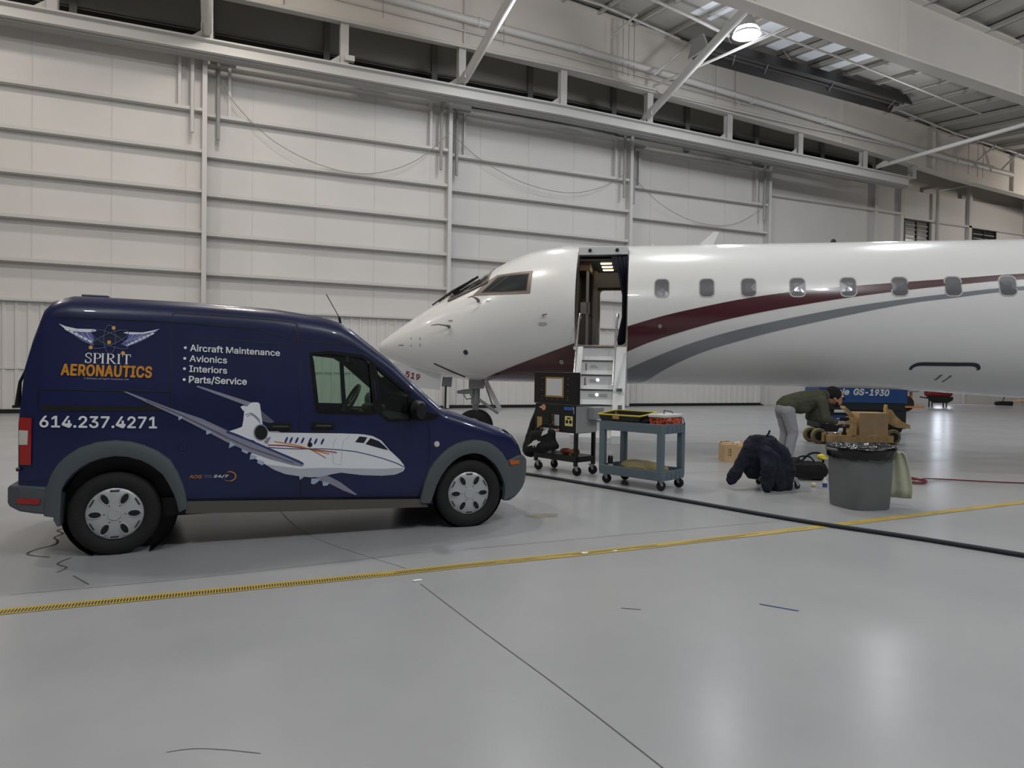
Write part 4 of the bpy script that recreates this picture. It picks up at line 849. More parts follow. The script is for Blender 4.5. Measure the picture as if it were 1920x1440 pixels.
# side graphics: one mesh with several inks
class Inks:
    def __init__(s): s.v = []; s.f = []; s.m = []; s.names = []
    def face(s, pts, ink, fs=None):
        if ink not in s.names: s.names.append(ink)
        o = len(s.v); s.v += pts; fs = fs or [tuple(range(len(pts)))]
        for f in fs: s.f.append(tuple(i+o for i in f)); s.m.append(s.names.index(ink))
    def build(s, name, parent):
        me = bpy.data.meshes.new(name); me.from_pydata(s.v, [], s.f)
        for n in s.names: me.materials.append(MATS[n])
        for p, i in zip(me.polygons, s.m): p.material_index = i
        o = bpy.data.objects.new(name, me); COL.objects.link(o); o.parent = parent; return o
jet, emb, aogm, aogl = Inks(), Inks(), Inks(), Inks()
for it in LIVERY:
    e = .005+.0012*it[2]
    tgt = (jet if it[3][0][0] > .12 or it[1] == 'lav' and it[3][0][1] < 1.4 else emb)
    if it[3][0][1] > 1.46: tgt = emb
    if it[3][0][1] < .66 and .5 < it[3][0][0] < .9 and it[1] in ('org', 'gry'): tgt = aogm if it[1] == 'org' else aogl
    if it[0] == 'p':
        tgt.face([S(a, b, e) for a, b in it[3]], 'wrap_'+it[1])
    else:
        A_, B_ = it[3], it[4]; n = len(A_)
        tgt.face([S(a, b, e) for a, b in A_]+[S(a, b, e) for a, b in B_], 'wrap_'+it[1], [(i, i+1, n+i+1, n+i) for i in range(n-1)])
jet.build('jet_graphic', van); emb.build('winged_emblem', van); aogm.build('swoosh_graphic', van); aogl.build('small_print', van)
S6 = lambda u, v, e=0: S(u, v, .008+e)
def letters(name, s, quad, ink, **k):
    mb = MB(); text_on(mb, s, quad, S6, **k); return mb.build(name, ink, van)
letters('phone_number', '614.237.4271', [(-.486, 1.089), (.29, 1.073), (.29, .985), (-.486, 1.006)], 'wrap_txt', bold=.035)
letters('company_lettering', 'AERONAUTICS', [(-.354, 1.477), (.251, 1.465), (.247, 1.380), (-.356, 1.394)], 'wrap_aero', bold=.05, spacing=1.07)
letters('tagline', 'A Division of Spirit Avionics, Ltd.', [(-.207, 1.378), (.095, 1.372), (.095, 1.355), (-.207, 1.361)], 'wrap_wgr')
for s, q, b in (('Aircraft Maintenance', [(.522, 1.650), (1.208, 1.622), (1.208, 1.571), (.523, 1.596)], (.487, 1.622)), ('Avionics', [(.521, 1.563), (.796, 1.553), (.796, 1.501), (.519, 1.512)], (.484, 1.536)),
                ('Interiors', [(.519, 1.481), (.796, 1.468), (.797, 1.418), (.518, 1.429)], (.483, 1.454)), ('Parts/Service', [(.518, 1.398), (.947, 1.382), (.947, 1.322), (.516, 1.335)], (.482, 1.367))):
    mb = MB(); text_on(mb, s, q, S6, bold=.03)
    mb.add([S6(b[0]+.011*math.cos(a), b[1]+.011*math.sin(a)) for a in np.linspace(0, 2*PI, 13)[:-1]], [tuple(range(12))])
    mb.build('service_lettering', 'wrap_txt', van)
letters('round_the_clock_lettering', 'AOG', [(.525, .607), (.616, .603), (.616, .576), (.524, .580)], 'wrap_org', bold=.02, shear=.15)
letters('round_the_clock_lettering', '24/7', [(.704, .600), (.812, .595), (.811, .571), (.702, .576)], 'wrap_txt', bold=.05, shear=.12)
# serif word: stems, serifs and bowls drawn as strokes
mb = MB()
def g(u, v): 
    a, b = Vector((-.205, 1.566)), Vector((.104, 1.558)); c, d = Vector((.104, 1.481)), Vector((-.206, 1.487))
    p = (d*(1-u)+c*u)*(1-v)+(a*(1-u)+b*u)*v; return S6(p.x, p.y)
def q4(x0_, y0_, x1_, y1_): mb.add([g(x0_, y0_), g(x1_, y0_), g(x1_, y1_), g(x0_, y1_)], [(0, 1, 2, 3)])
def stroke(pts, ws):
    P = [Vector(p) for p in pts]; o = len(mb.v)
    for i, p in enumerate(P):
        t = (P[min(i+1, len(P)-1)]-P[max(i-1, 0)]).normalized(); n = Vector((-t.y*.30, t.x)); w2 = ws[i] if isinstance(ws, (list, tuple)) else ws
        n = Vector((-t.y, t.x*3.4))
        for k in (-.5, .5): mb.v.append(g(p.x+n.x*w2*k, p.y+n.y*w2*k))
    for i in range(len(P)-1): mb.f.append((o+2*i, o+2*i+2, o+2*i+3, o+2*i+1))
def stem(x, w2=.038):
    q4(x-w2/2, .02, x+w2/2, .98); q4(x-.036, 0, x+.036, .05); q4(x-.036, .95, x+.036, 1)
def bowl(x, r, y0_, y1_):
    m_, h_ = (y0_+y1_)/2, (y1_-y0_)/2
    stroke([(x+.02, y0_), (x+.05, y0_+.005)]+[(x+.05+r*math.cos(a), m_+h_*math.sin(a)) for a in np.linspace(-PI/2, PI/2, 13)]+[(x+.02, y1_)], [.012, .014]+[.014+.022*math.cos(a) for a in np.linspace(-PI/2, PI/2, 13)]+[.012])
sp = [(.135, .78), (.125, .90), (.085, .97), (.045, .92), (.022, .80), (.032, .66), (.075, .54), (.120, .42), (.135, .26), (.115, .10), (.075, .03), (.035, .10), (.015, .26)]
stroke([tuple(p)[:2] for p in spline([(a, b, 0) for a, b in sp], 4)], .026); q4(.128, .66, .142, .98); q4(.006, .02, .020, .34)
stem(.215); bowl(.215, .07, .48, .97)
stem(.385)
stem(.50); bowl(.50, .068, .52, .97); stroke([(.54, .52), (.60, .22), (.645, .03)], .036); q4(.615, 0, .68, .05)
stem(.735)
stem(.905); q4(.81, .93, 1.0, 1.0); q4(.81, .74, .823, .97); q4(.987, .74, 1.0, .97)
mb.build('company_lettering', 'wrap_txt', van)
# ================================================================== the white jet
mat('jet_white', '#e4e4e3', .25, spec=.4, coat=.6)
mat('maroon', '#4a1622', .22, coat=.7); mat('stripe_grey', '#7f8388', .25, coat=.7)
mat('frame_taupe', '#756b66', .45, metal=.3); mat('cockpit_glass', '#20262a', .06, coat=1.0); mat('cabin_pane', '#6f6f74', .12, metal=.2)
mat('window_rim', '#b9b6b1', .35); mat('chrome', '#b9babd', .18, metal=1.0); mat('alu', '#a5a6a8', .35, metal=.8)
mat('cabin_dark', '#4a3f38', .6); mat('cabin_trim', '#8b8580', .5); mat('cabin_wood', '#6b4a2c', .4); mat('curtain', '#131a2b', .9)
mat('cabin_light', '#fff1d0', .5, emit='#ffe6b0', estr=5); mat('step_light', '#ffffff', .5, emit='#eef3ff', estr=2.2)
mat('mark_red', '#7d2026', .5); mat('mark_grey', '#6f7274', .5); mat('hatch_navy', '#2b2e44', .4); mat('gear_grey', '#8e9092', .45, metal=.3); mat('stair_white', '#cfd1d2', .4)
TOPC = ([-5.45, -5.42, -5.38, -5.25, -4.94, -4.62, -4.16, -3.7, -3.216, -2.947, -2.65, -2.208, -1.769, -1.479, -1.2, 10], [1.93, 2.0, 2.04, 2.12, 2.335, 2.532, 2.816, 3.08, 3.35, 3.51, 3.675, 3.845, 3.925, 3.945, 3.945, 3.945])
BOTC = ([-5.45, -5.42, -5.38, -5.25, -4.865, -4.296, -3.891, -3.552, -3.185, -2.463, -1.2, 10], [1.9, 1.84, 1.79, 1.70, 1.565, 1.405, 1.325, 1.28, 1.262, 1.256, 1.255, 1.255])
WIDC = ([-5.45, -5.42, -5.38, -5.25, -4.94, -4.62, -4.16, -3.6, -3.2, -2.9, -2.6, -2.2, -1.77, -1.48, 10], [.02, .13, .20, .34, .56, .73, .92, 1.08, 1.16, 1.21, 1.25, 1.295, 1.33, 1.345, 1.345])
MIDC = ([-5.45, -4.94, -4.16, -3.5, -2.8, -2.0, -1.4, 10], [1.92, 1.95, 2.08, 2.22, 2.4, 2.55, 2.6, 2.6])
def smooth_tab(tab):
    x = np.array(tab[0]); y = np.array(tab[1]); xs_ = np.linspace(x[0], 9.5, 600); ys_ = np.interp(xs_, x, y)
    for _ in range(6):
        k = ys_.copy(); k[1:-1] = (ys_[:-2]+2*ys_[1:-1]+ys_[2:])/4; ys_ = k
    return xs_, ys_
TOPC, BOTC, WIDC, MIDC = (smooth_tab(t) for t in (TOPC, BOTC, WIDC, MIDC))
def jt(t, s): return float(np.interp(s, t[0], t[1]))
def bulge(s): return float(np.interp(s, [4.2, 5.2, 6.5, 9], [0, .04, .12, .14]))
def jsec(s): return jt(TOPC, s), jt(BOTC, s), jt(WIDC, s), jt(MIDC, s)
def jpt(s, ang, e=0.0, side=-1):
    # ang: +90 at the crown, -90 at the keel
    t, b, w_, m_ = jsec(s); c, sn = math.cos(ang), math.sin(ang); H = (t-m_) if sn > 0 else (m_-b)+bulge(s)
    return (s, side*(w_+e)*c, m_+(H+e)*sn)
def jang(s, z):
    t, b, w_, m_ = jsec(s); H = (t-m_) if z > m_ else (m_-b)+bulge(s)
    return math.asin(max(-1, min(1, (z-m_)/H)))
def J(s, z, e=.004, side=-1): return jpt(s, jang(s, z), e, side)
jet = thing('business_jet', 'white business jet with maroon and grey stripes and an open boarding door', 'airplane', (7.7041, 11.5323, 0), math.radians(-33.7447))
ss = [-5.45, -5.435, -5.42, -5.40, -5.37, -5.33, -5.28, -5.2, -5.1] + list(np.arange(-5.0, -1.2, .1)) + [-1.2, -.9, -.6, -.27, 0, 1, 2, 3, 4, 4.6, 5.2, 5.8, 6.5, 7.5, 9.0]
NR = 72
def jring(s, k=1.0, dz=0.0):
    out = []
    for i in range(NR):
        a = 2*PI*i/NR; t, b, w_, m_ = jsec(s); sn = math.sin(a); H = (t-m_) if sn > 0 else (m_-b)+bulge(s)
        out.append((s, w_*k*math.cos(a), m_+H*k*sn))
    return out
hull = MB().loft([jring(s) for s in ss]).build('fuselage', 'jet_white')
cavity = MB().loft([jring(s, .93) for s in np.arange(-3.4, 8.6, .3)]).build('c', 'jet_white')
def rrect(x0, x1, z0, z1, r, n=5):
    o = []
    for cx, cz, a0 in ((x1-r, z1-r, 0), (x0+r, z1-r, PI/2), (x0+r, z0+r, PI), (x1-r, z0+r, 1.5*PI)):
        o += [(cx+r*math.cos(a0+PI/2*k/n), cz+r*math.sin(a0+PI/2*k/n)) for k in range(n+1)]
    return o
fj = lambda u, v, w2: (u, w2, v)
door_c = MB().prism(rrect(-1.205, -.262, 1.93, 3.80, .09), fj, -2.0, -.3).build('c', 'jet_white')
far_c = MB().prism(rrect(-.90, -.05, 1.99, 3.22, .08), fj, .5, 2.0).build('c', 'jet_white')
cut(hull, [cavity, door_c, far_c])
hull.parent = jet
for p in hull.data.polygons: p.use_smooth = True
hull.data.set_sharp_from_angle(angle=math.radians(35))
# painted stripes follow the skin
def band(name, m, top, bot, s0, s1, n=70, k=8, e=.004):
    mb = MB(); rows = []
    for s in np.linspace(s0, s1, n):
        a0 = jang(s, float(np.interp(s, *zip(*top)))); a1 = jang(s, float(np.interp(s, *zip(*bot))))
        rows.append([jpt(s, a0+(a1-a0)*i/k, e) for i in range(k+1)])
    return mb.loft(rows, closed=False).build(name, m, jet, smooth=True)
def sm(pts): return [(p.x, p.y) for p in spline([(a, b, 0) for a, b in pts], 8)]
MT = sm([(-.26, 2.30), (.32, 2.475), (.93, 2.62), (1.74, 2.785), (2.57, 2.905), (3.45, 2.99), (4.34, 3.06), (5.25, 3.125), (6.1, 3.185), (8.5, 3.3)])
MBT = sm([(-.26, 1.855), (.15, 2.03), (.69, 2.21), (1.33, 2.395), (2.09, 2.565), (2.77, 2.69), (3.44, 2.80), (4.33, 2.92), (5.23, 3.02), (6.08, 3.09), (8.5, 3.22)])
GT = sm([(-.26, 1.54), (.34, 1.81), (.88, 2.02), (1.58, 2.235), (2.44, 2.44), (3.44, 2.64), (4.33, 2.775), (5.06, 2.865), (6.06, 2.97), (8.5, 3.12)])
GB = sm([(-.26, 1.256), (.02, 1.29), (.25, 1.43), (.54, 1.61), (1.07, 1.86), (1.77, 2.09), (2.45, 2.275), (3.45, 2.51), (4.32, 2.69), (5.06, 2.79), (6.06, 2.91), (8.5, 3.07)])
band('maroon_stripe', 'maroon', MT, MBT, -.255, 8.5)
band('grey_stripe', 'stripe_grey', GT, GB, -.255, 8.5)
band('maroon_wedge', 'maroon', [(-3.24, 1.262), (-3.02, 1.335), (-2.46, 1.545), (-1.73, 1.81), (-1.205, 2.0)], [(-3.3, 1.25), (-1.2, 1.255)], -3.22, -1.21, 40, 10)
band('maroon_wedge', 'maroon', [(-1.21, 1.92), (-.26, 1.92)], [(-1.2, 1.256), (-.72, 1.3), (-.26, 1.86)], -1.205, -.258, 20, 10)
# passenger windows
for i, s in enumerate([.33, 1.10, 1.80, 2.60, 3.41, 4.21, 5.02, 5.83, 6.63, 7.43]):
    def disc(x0, x1, z0, z1, r, e, name, m, par):
        P = rrect(x0, x1, z0, z1, r, 6); mb = MB(); c = ((x0+x1)/2, (z0+z1)/2); n = len(P)
        ring0 = [J(c[0]+(p[0]-c[0])*.5, c[1]+(p[1]-c[1])*.5, e) for p in P]; ring1 = [J(p[0], p[1], e) for p in P]; ring2 = [J(p[0], p[1], .001) for p in P]
        mb.loft([ring2, ring1, ring0, [J(c[0], c[1], e)]*n], cap=False); return mb.build(name, m, par)
    wdw = disc(s-.135, s+.135, 2.805, 3.155, .085, .006, 'cabin_window', 'window_rim', jet)
    disc(s-.118, s+.118, 2.825, 3.135, .075, .009, 'pane', 'cabin_pane', wdw)
# cockpit glazing
def patch(name, m, pts, e, par=None, step=.05):
    mb = MB(); P = dense(pts, True, step); cx = sum(p[0] for p in P)/len(P); cz = sum(p[1] for p in P)/len(P); n = len(P)
    rows = [[J(cx+(p[0]-cx)*k, cz+(p[1]-cz)*k, e) for p in P] for k in (1, .75, .5, .25, .02)]
    return mb.loft(rows, cap=False).build(name, m, par or jet, smooth=True)
fr = patch('cockpit_window_frame', 'frame_taupe', [(-3.20, 2.89), (-2.94, 3.18), (-2.74, 3.30), (-2.02, 3.345), (-2.035, 2.90), (-2.6, 2.89)], .006)
patch('seal', 'black', [(-3.02, 2.945), (-2.73, 3.245), (-2.60, 3.27), (-2.085, 3.295), (-2.105, 2.955), (-2.6, 2.935)], .009, fr)
patch('cockpit_window', 'cockpit_glass', [(-2.965, 2.968), (-2.71, 3.228), (-2.58, 3.25), (-2.107, 3.27), (-2.125, 2.978), (-2.6, 2.957)], .012, fr)
for side in (-1, 1):
    mb = MB(); rows = []
    for k in np.linspace(0, 1, 7):
        rows.append([jpt(-3.72+.78*k, math.radians(a_), .008, side) for a_ in np.linspace(88-2*k, (48 if side < 0 else 48)-3*k, 8)])
    mb.loft(rows, closed=False).build('windshield', 'cockpit_glass', jet)
    mb = MB(); mb.tube([jpt(-3.72+.78*k, math.radians(46-3*k), .012, side) for k in np.linspace(0, 1, 7)], .025, 6)
    mb.tube([jpt(-3.74, math.radians(a_), .012, side) for a_ in np.linspace(88, 46, 8)], .02, 6); mb.tube([jpt(-2.93, math.radians(a_), .012, side) for a_ in np.linspace(88, 43, 8)], .02, 6)
    mb.build('windshield_frame', 'frame_taupe', jet)
mb = MB()
for a_, s0, s1 in ((72, -4.2, -3.35), (60, -4.0, -3.2)):
    p, q = Vector(jpt(s0, math.radians(a_), .03)), Vector(jpt(s1, math.radians(a_+6), .06)); mb.tube([p, (p+q)/2+Vector((0, -.02, .03)), q], .014, 6); mb.bar(p.lerp(q, .35), q, .03, .04)
split_loose(mb.build('windshield_wiper', 'black', jet))
# probes, ports, stencils
def blade(s, z, L, rise, name='pitot_probe'):
    mb = MB(); b = Vector(J(s, z, 0)); n = (Vector(J(s, z, 1))-b).normalized(); k = b+n*.11
    mb.tube([b, b+n*.06, k+Vector((-.04, 0, 0))], [.035, .025, .018], 8); mb.tube([k+Vector((-.02, 0, 0)), k+Vector((-L*.6, -.01, rise)), k+Vector((-L, -.02, 0))], [.016, .012, .006], 8)
    mb.build(name, 'frame_taupe', jet)
blade(-3.62, 2.30, .32, .02); blade(-3.05, 2.785, .18, .03)
def spot(s, z, r, m, name, e=.008):
    mb = MB(); mb.add([J(s+r*math.cos(a), z+r*math.sin(a), e) for a in np.linspace(0, 2*PI, 19)[:-1]], [tuple(range(18))]); return mb.build(name, m, jet)
spot(-3.30, 1.815, .047, 'hatch_navy', 'static_port')
spot(-1.47, 1.655, .035, 'jet_white', 'port_ring'); spot(-1.47, 1.655, .018, 'maroon', 'port_hole', .010); spot(.31, 2.305, .035, 'alu', 'port_ring')
mb = MB()
for s, z, w_, h_ in ((-4.47, 2.01, .008, .09), (-4.26, 2.01, .008, .09), (-4.72, 1.95, .06, .008)): mb.prism([(s-w_, z-h_), (s+w_, z-h_), (s+w_, z+h_), (s-w_, z+h_)], lambda u, v, w2: J(u, v, w2), .001, .006)
split_loose(mb.build('latch', 'mark_grey', jet))
mb = MB(); mb.tube([J(-1.78, 2.50, 0), J(-1.78, 2.50, .07), Vector(J(-1.78, 2.5, .07))+Vector((.08, 0, .02))], .016, 6); mb.build('angle_vane', 'frame_taupe', jet)
mb = MB()
for s, z, w_ in ((-1.79, 2.36, .07), (-1.79, 2.335, .09), (-1.79, 2.31, .06), (-2.86, 2.79, .05), (-2.86, 2.765, .04), (-3.60, 2.42, .05), (-3.60, 2.40, .04)): mb.prism([(s-w_, z-.004), (s+w_, z-.004), (s+w_, z+.004), (s-w_, z+.004)], lambda u, v, w2: J(u, v, w2), .001, .004)
mb.build('stencil', 'mark_grey', jet)
mb = MB(); mb.tube([J(-4.02+.07*k, 1.60-.032*k, .01) for k in range(9)], .012, 6); mb.build('skid_strip', 'black', jet)
# access hatch with its arch shaped seal
mb = MB(); arc = sm([(4.535, 1.60), (4.55, 1.65), (4.64, 1.695), (4.9, 1.70), (5.2, 1.70), (5.46, 1.70), (5.55, 1.665), (5.575, 1.61)])
rows = []
for i, p in enumerate(arc):
    a, b = arc[max(i-1, 0)], arc[min(i+1, len(arc)-1)]; L = math.hypot(b[0]-a[0], b[1]-a[1]); n = (-(b[1]-a[1])/L, (b[0]-a[0])/L)
    rows.append([J(p[0]-n[0]*.025, p[1]-n[1]*.03, .006), J(p[0]+n[0]*.025, p[1]+n[1]*.03, .006)])
mb.loft(rows, closed=False).build('hatch_seal', 'hatch_navy', jet)
mb = MB(); mb.prism([(4.99, 1.43), (5.03, 1.43), (5.08, 1.52), (5.04, 1.52)], lambda u, v, w2: J(u, v, w2), .002, .006); mb.prism([(5.13, 1.40), (5.15, 1.40), (5.225, 1.50), (5.205, 1.52)], lambda u, v, w2: J(u, v, w2), .002, .008); mb.build('hatch_handle', 'mark_grey', jet)
# aerials on the crown
mb = MB(); mb.prism([(1.02, 3.93), (1.30, 3.93), (1.42, 4.20), (1.32, 4.21)], lambda u, v, w2: (u, w2, v), -.02, .02); mb.build('blade_antenna', 'jet_white', jet)
mb = MB(); mb.prism([(.10, 3.93), (.2, 3.93), (.19, 4.0)], lambda u, v, w2: (u, w2, v), -.015, .015); mb.prism([(-1.62, 3.925), (-1.35, 3.94), (-1.37, 3.975), (-1.58, 3.965)], lambda u, v, w2: (u, w2, v), -.05, .05); mb.build('antenna', 'jet_white', jet)
MB().lathe([(.05, 0), (.05, .04), (.03, .08), (0, .09)], 14, Matrix.Translation((3.48, 0, 3.94)), cap=False).build('beacon', 'black', jet)
# nose gear, doors
mb = MB(); mb.tube([(-3.34, 0, .36), (-3.34, 0, .80)], .06, 12); mb.tube([(-3.34, 0, .78), (-3.34, 0, 1.4)], .09, 12)
mb.tube([(-3.40, -.1, .95), (-3.40, -.1, 1.3)], .035, 8); mb.tube([(-3.40, .1, .95), (-3.40, .1, 1.3)], .035, 8)
mb.tube([(-3.3, 0, .9), (-2.86, 0, .60)], .03, 8); mb.tube([(-3.2, .1, 1.28), (-2.95, .1, .62)], .018, 6); mb.cbox((-3.32, 0, 1.2), (.26, .3, .2)); mb.tube([(-3.34, -.2, .35), (-3.34, .2, .35)], .04, 10)
mb.tube([(-3.70, -.1, 1.02), (-3.55, -.1, 1.03), (-3.36, -.1, 1.05)], [.03, .05, .05], 8); mb.tube([(-3.56, -.14, .98), (-3.5, -.14, .88), (-3.38, -.1, .9), (-3.34, -.1, 1.0)], .015, 6)
mb.build('nose_strut', 'gear_grey', jet, smooth=True)
MB().bar((-3.12, -.05, 1.25), (-2.80, -.05, .66), .02, .09).build('drag_brace', 'stair_white', jet)
for y in (-.17, .17):
    mx = Matrix.Translation((-3.34, y, .335)) @ Matrix.Rotation(PI/2, 4, 'X')
    t = MB().lathe([(.17, -.05), (.26, -.07), (.315, -.05), (.335, -.02), (.335, .02), (.315, .05), (.26, .07), (.17, .05)], 36, mx, cap=False).build('nose_wheel', 'tyre', jet, smooth=True)
    MB().lathe([(0, -.055), (.08, -.06), (.1, -.03), (.18, -.045), (.18, .045), (.1, .03), (.08, .06), (0, .055)], 30, mx, cap=False).build('wheel_hub', 'stair_white', t, smooth=True)
gd = MB().prism([(-4.96, 1.62), (-3.95, 1.38), (-3.985, 1.065), (-4.74, 1.12), (-5.0, 1.40)], lambda u, v, w2: (u, -.42+w2, v), 0, .02).build('gear_door', 'stair_white', jet)
mb = MB(); text_on(mb, '519', [(-4.705, 1.44), (-4.40, 1.365), (-4.40, 1.245), (-4.705, 1.32)], lambda u, v, e: (u, -.424-e, v), bold=.045, shear=.18); mb.build('door_number', 'mark_red', gd)
mb = MB(); mb.prism([(-3.93, 1.33), (-3.73, 1.33), (-3.75, 1.13), (-3.95, 1.14)], lambda u, v, w2: (u, -.4+w2, v), 0, .02); mb.build('gear_door_flap', 'mark_grey', jet)
MB().tube([(-3.86, -.4, 1.15), (-3.875, -.4, .02)], .02, 8).build('support_rod', 'black', jet)
# doorway: frame, lintel, cabin behind
P = rrect(-1.205, -.262, 1.93, 3.80, .09); mb = MB(); rows = []
for off, e in ((0.0, .004), (.0, .03), (.025, .03), (.025, -.03)):
    c = (-.7335, 2.865); rows.append([J(p[0]+off*(1 if p[0] < c[0] else -1), p[1]+off*(1 if p[1] < c[1] else -1), e) for p in P])
mb.loft(rows, cap=False).build('door_frame', 'cabin_trim', jet)
mb = MB(); mb.prism([(-.86, 3.80), (-.55, 3.80), (-.55, 3.66), (-.86, 3.66)], lambda u, v, w2: (w2, u, v), -1.19, -.28); li = mb.build('door_lintel', 'stair_white', jet)
mb = MB()
for s in (-.98, -.48): mb.lathe([(.035, 0), (.03, .03), (0, .035)], 10, Matrix.Translation((s, -.86, 3.74)) @ Matrix.Rotation(PI/2, 4, 'X'))
split_loose(mb.build('lintel_catch', 'black', li))
MB().box(-1.6, 8.3, -.95, .95, 1.87, 1.925).build('cabin_floor', 'cabin_dark', jet)
MB().box(-1.6, 8.3, -.75, .9, 3.56, 3.60).build('cabin_ceiling', 'cabin_dark', jet)
mb = MB(); mb.box(-1.24, -1.20, -.75, 1.0, 1.92, 3.56); mb.box(-1.2, -1.0, .25, .95, 1.92, 3.5); mb.build('galley_wall', 'cabin_dark', jet)
mb = MB(); mb.box(-1.06, -1.01, -.62, -.55, 1.92, 3.55); mb.box(-.965, -.905, .15, .3, 1.92, 3.5); mb.build('door_post', 'cabin_trim', jet)
MB().box(-1.2, -1.0, -.6, .2, 1.92, 2.55).build('galley_cabinet', 'cabin_dark', jet)
MB().box(-1.16, -.99, -.62, -.56, 2.58, 2.80).build('jump_seat_bracket', 'cabin_trim', jet)
MB().box(-1.19, -.99, -.64, .95, 3.40, 3.56).build('galley_header', 'cabin_wood', jet)
mb = MB(); mb.box(-.95, .2, 1.05, 1.09, 3.22, 3.6); mb.box(.0, .06, -.4, 1.0, 1.92, 3.56); mb.build('cabin_panel', 'cabin_dark', jet)
for y_ in (-.45, -.02, .40): MB().cbox((-.70, y_, 3.552), (.21, .10, .016)).build('ceiling_light', 'cabin_light', jet, bevel=.006)
mb = MB(); rows = []
for z, y0_, y1_ in ((3.62, -.95, -.48), (3.3, -1.0, -.70), (2.9, -1.05, -.86), (2.5, -1.08, -.9), (2.1, -1.12, -.80), (1.98, -1.1, -.78)):
    xs_ = np.linspace(0, 1, 9); w_ = {3.62: .30, 3.3: .16, 2.9: .08, 2.5: .08, 2.1: .16, 1.98: .15}[z]
    rows.append([(-.285-w_*t, -.86+.03*math.sin(t*22), z) for t in xs_])
mb.loft(rows, closed=False); cu_ = mb.build('curtain', 'curtain', jet, smooth=True); so = cu_.modifiers.new('thick', 'SOLIDIFY'); so.thickness = .015
# airstair
mb = MB()
def rise(k): return 1.93-.25*k, -1.40-.186*k
mb.prism([(-1.20, 1.93), (-1.30, 1.93), (-2.44, .40), (-2.44, .30), (-2.36, .30), (-1.18, 1.86)], lambda u, v, w2: (w2, u, v), -1.14, -.27)
st = mb.build('airstair', 'stair_white', jet, bevel=.01)
for k in range(6):
    z, y = rise(k); mb = MB(); mb.box(-1.03, -.47, y-.03, y, z-.235, z); mb.box(-1.03, -.47, y-.03, y+.17, z-.02, z); s_ = mb.build('step', 'stair_white', st)
    MB().box(-1.03, -.47, y-.045, y-.028, z-.018, z+.004).build('step_nosing', 'chrome', s_)
    mb = MB()
    if k in (1, 2): mb.box(-.965, -.95, y-.036, y-.03, z-.19, z-.05)
    if k == 2: mb.prism([(-.985, z-.17), (-.93, z-.17), (-.9575, z-.215)], lambda u, v, w2: (u, y-.036+w2, v), 0, .006)
    if mb.v: mb.build('arrow_mark', 'mark_red', s_)
    mb = MB()
    for q in range(3):
        if k in (1, 2, 3): mb.box(-.88, -.78+.02*q, y-.034, y-.03, z-.09-.02*q, z-.085-.02*q)
        if k == 3: mb.box(-.7, -.56, y-.034, y-.03, z-.09-.02*q, z-.085-.02*q)
    if mb.v: mb.build('stencil', 'mark_grey', s_)
    if k in (2, 3): MB().lathe([(.026, 0), (.024, .01), (0, .012)], 12, Matrix.Translation((-.74, y-.03, z-.09)) @ Matrix.Rotation(PI/2, 4, 'X'), cap=False).build('step_light', 'step_light', s_)
mb = MB()
for a_, b_ in ((-.47, -.26), (-1.14, -1.03)):
    mb.prism([(-1.24, 1.93), (-1.36, 1.92), (-1.50, 1.80), (-2.50, .44), (-2.50, .30), (-2.40, .30), (-1.2, 1.8)], lambda u, v, w2: (w2, u, v), a_, b_)
split_loose(mb.build('stair_side', 'stair_white', st, bevel=.015))
mb = MB(); mb.cbox((-.36, -2.02, 1.18), (.10, .05, .07)); mb.build('stair_latch', 'chrome', st, bevel=.01)
mb = MB(); mb.cbox((-.34, -2.2, .88), (.07, .01, .10)); mb.build('placard', 'mark_grey', st)
for a_ in (-1.10, -.43):
    MB().tube([(a_, -1.30, 2.44), (a_+.005, -1.33, 2.50), (a_, -1.38, 2.51), (a_-.01, -1.45, 2.40), (a_-.045, -2.0, 1.24)], .021, 10).build('handrail', 'chrome', st, smooth=True)
MB().box(-1.22, -.26, -1.28, -1.06, 1.88, 1.935).build('door_sill', 'stair_white', jet)
# ================================================================== carts, boxes and gear on the floor
mat('cart_grey', '#62717a', .55, bump=.1, bscale=60); mat('powder_black', '#101012', .42); mat('caster_steel', '#a4a6a8', .45, metal=.35)
mat('yellow', '#c9b52a', .45); mat('orange_red', '#8a4630', .55, var=.3, vscale=30); mat('lid_white', '#d3d4d2', .45); mat('khaki', '#8a7f5c', .9, bump=.3, bscale=50)
mat('navy_cloth', '#131926', .95, bump=.25, bscale=25); mat('black_cloth', '#0b0b0d', .9, bump=.25, bscale=30); mat('white_cloth', '#d8d8d4', .9)
mat('cork', '#a07a45', .7); mat('sticker_yellow', '#d9cf7e', .5); mat('sticker_blue', '#2b62a8', .4); mat('sticker_orange', '#d08a68', .5); mat('sticker_tan', '#a98a4a', .5); mat('sticker_white', '#cfd2d4', .5)
mat('bin_grey', '#666a6b', .55, bump=.1, bscale=50); mat('liner', '#0d0d0f', .16, bump=.6, bscale=14); mat('towel', '#b9bba5', .9, bump=.2, bscale=30)
mat('cardboard', '#cbab84', .8, var=.08, vscale=6); mat('cardboard_dark', '#7d6040', .85); mat('wood', '#d3b07a', .6, var=.2, vscale=9); mat('pink_cloth', '#d59a98', .9)
mat('lift_blue', '#1d4379', .4, spec=.5); mat('lift_dark', '#16181c', .6); mat('hose_navy', '#1f2530', .55); mat('hose_red', '#6e2630', .6); mat('tank_red', '#7a1f24', .4); mat('jack_orange', '#c07a3e', .6); mat('label_blue', '#33507f', .5); mat('can_black', '#16181b', .3); mat('pale_yellow', '#cfc7a0', .7)
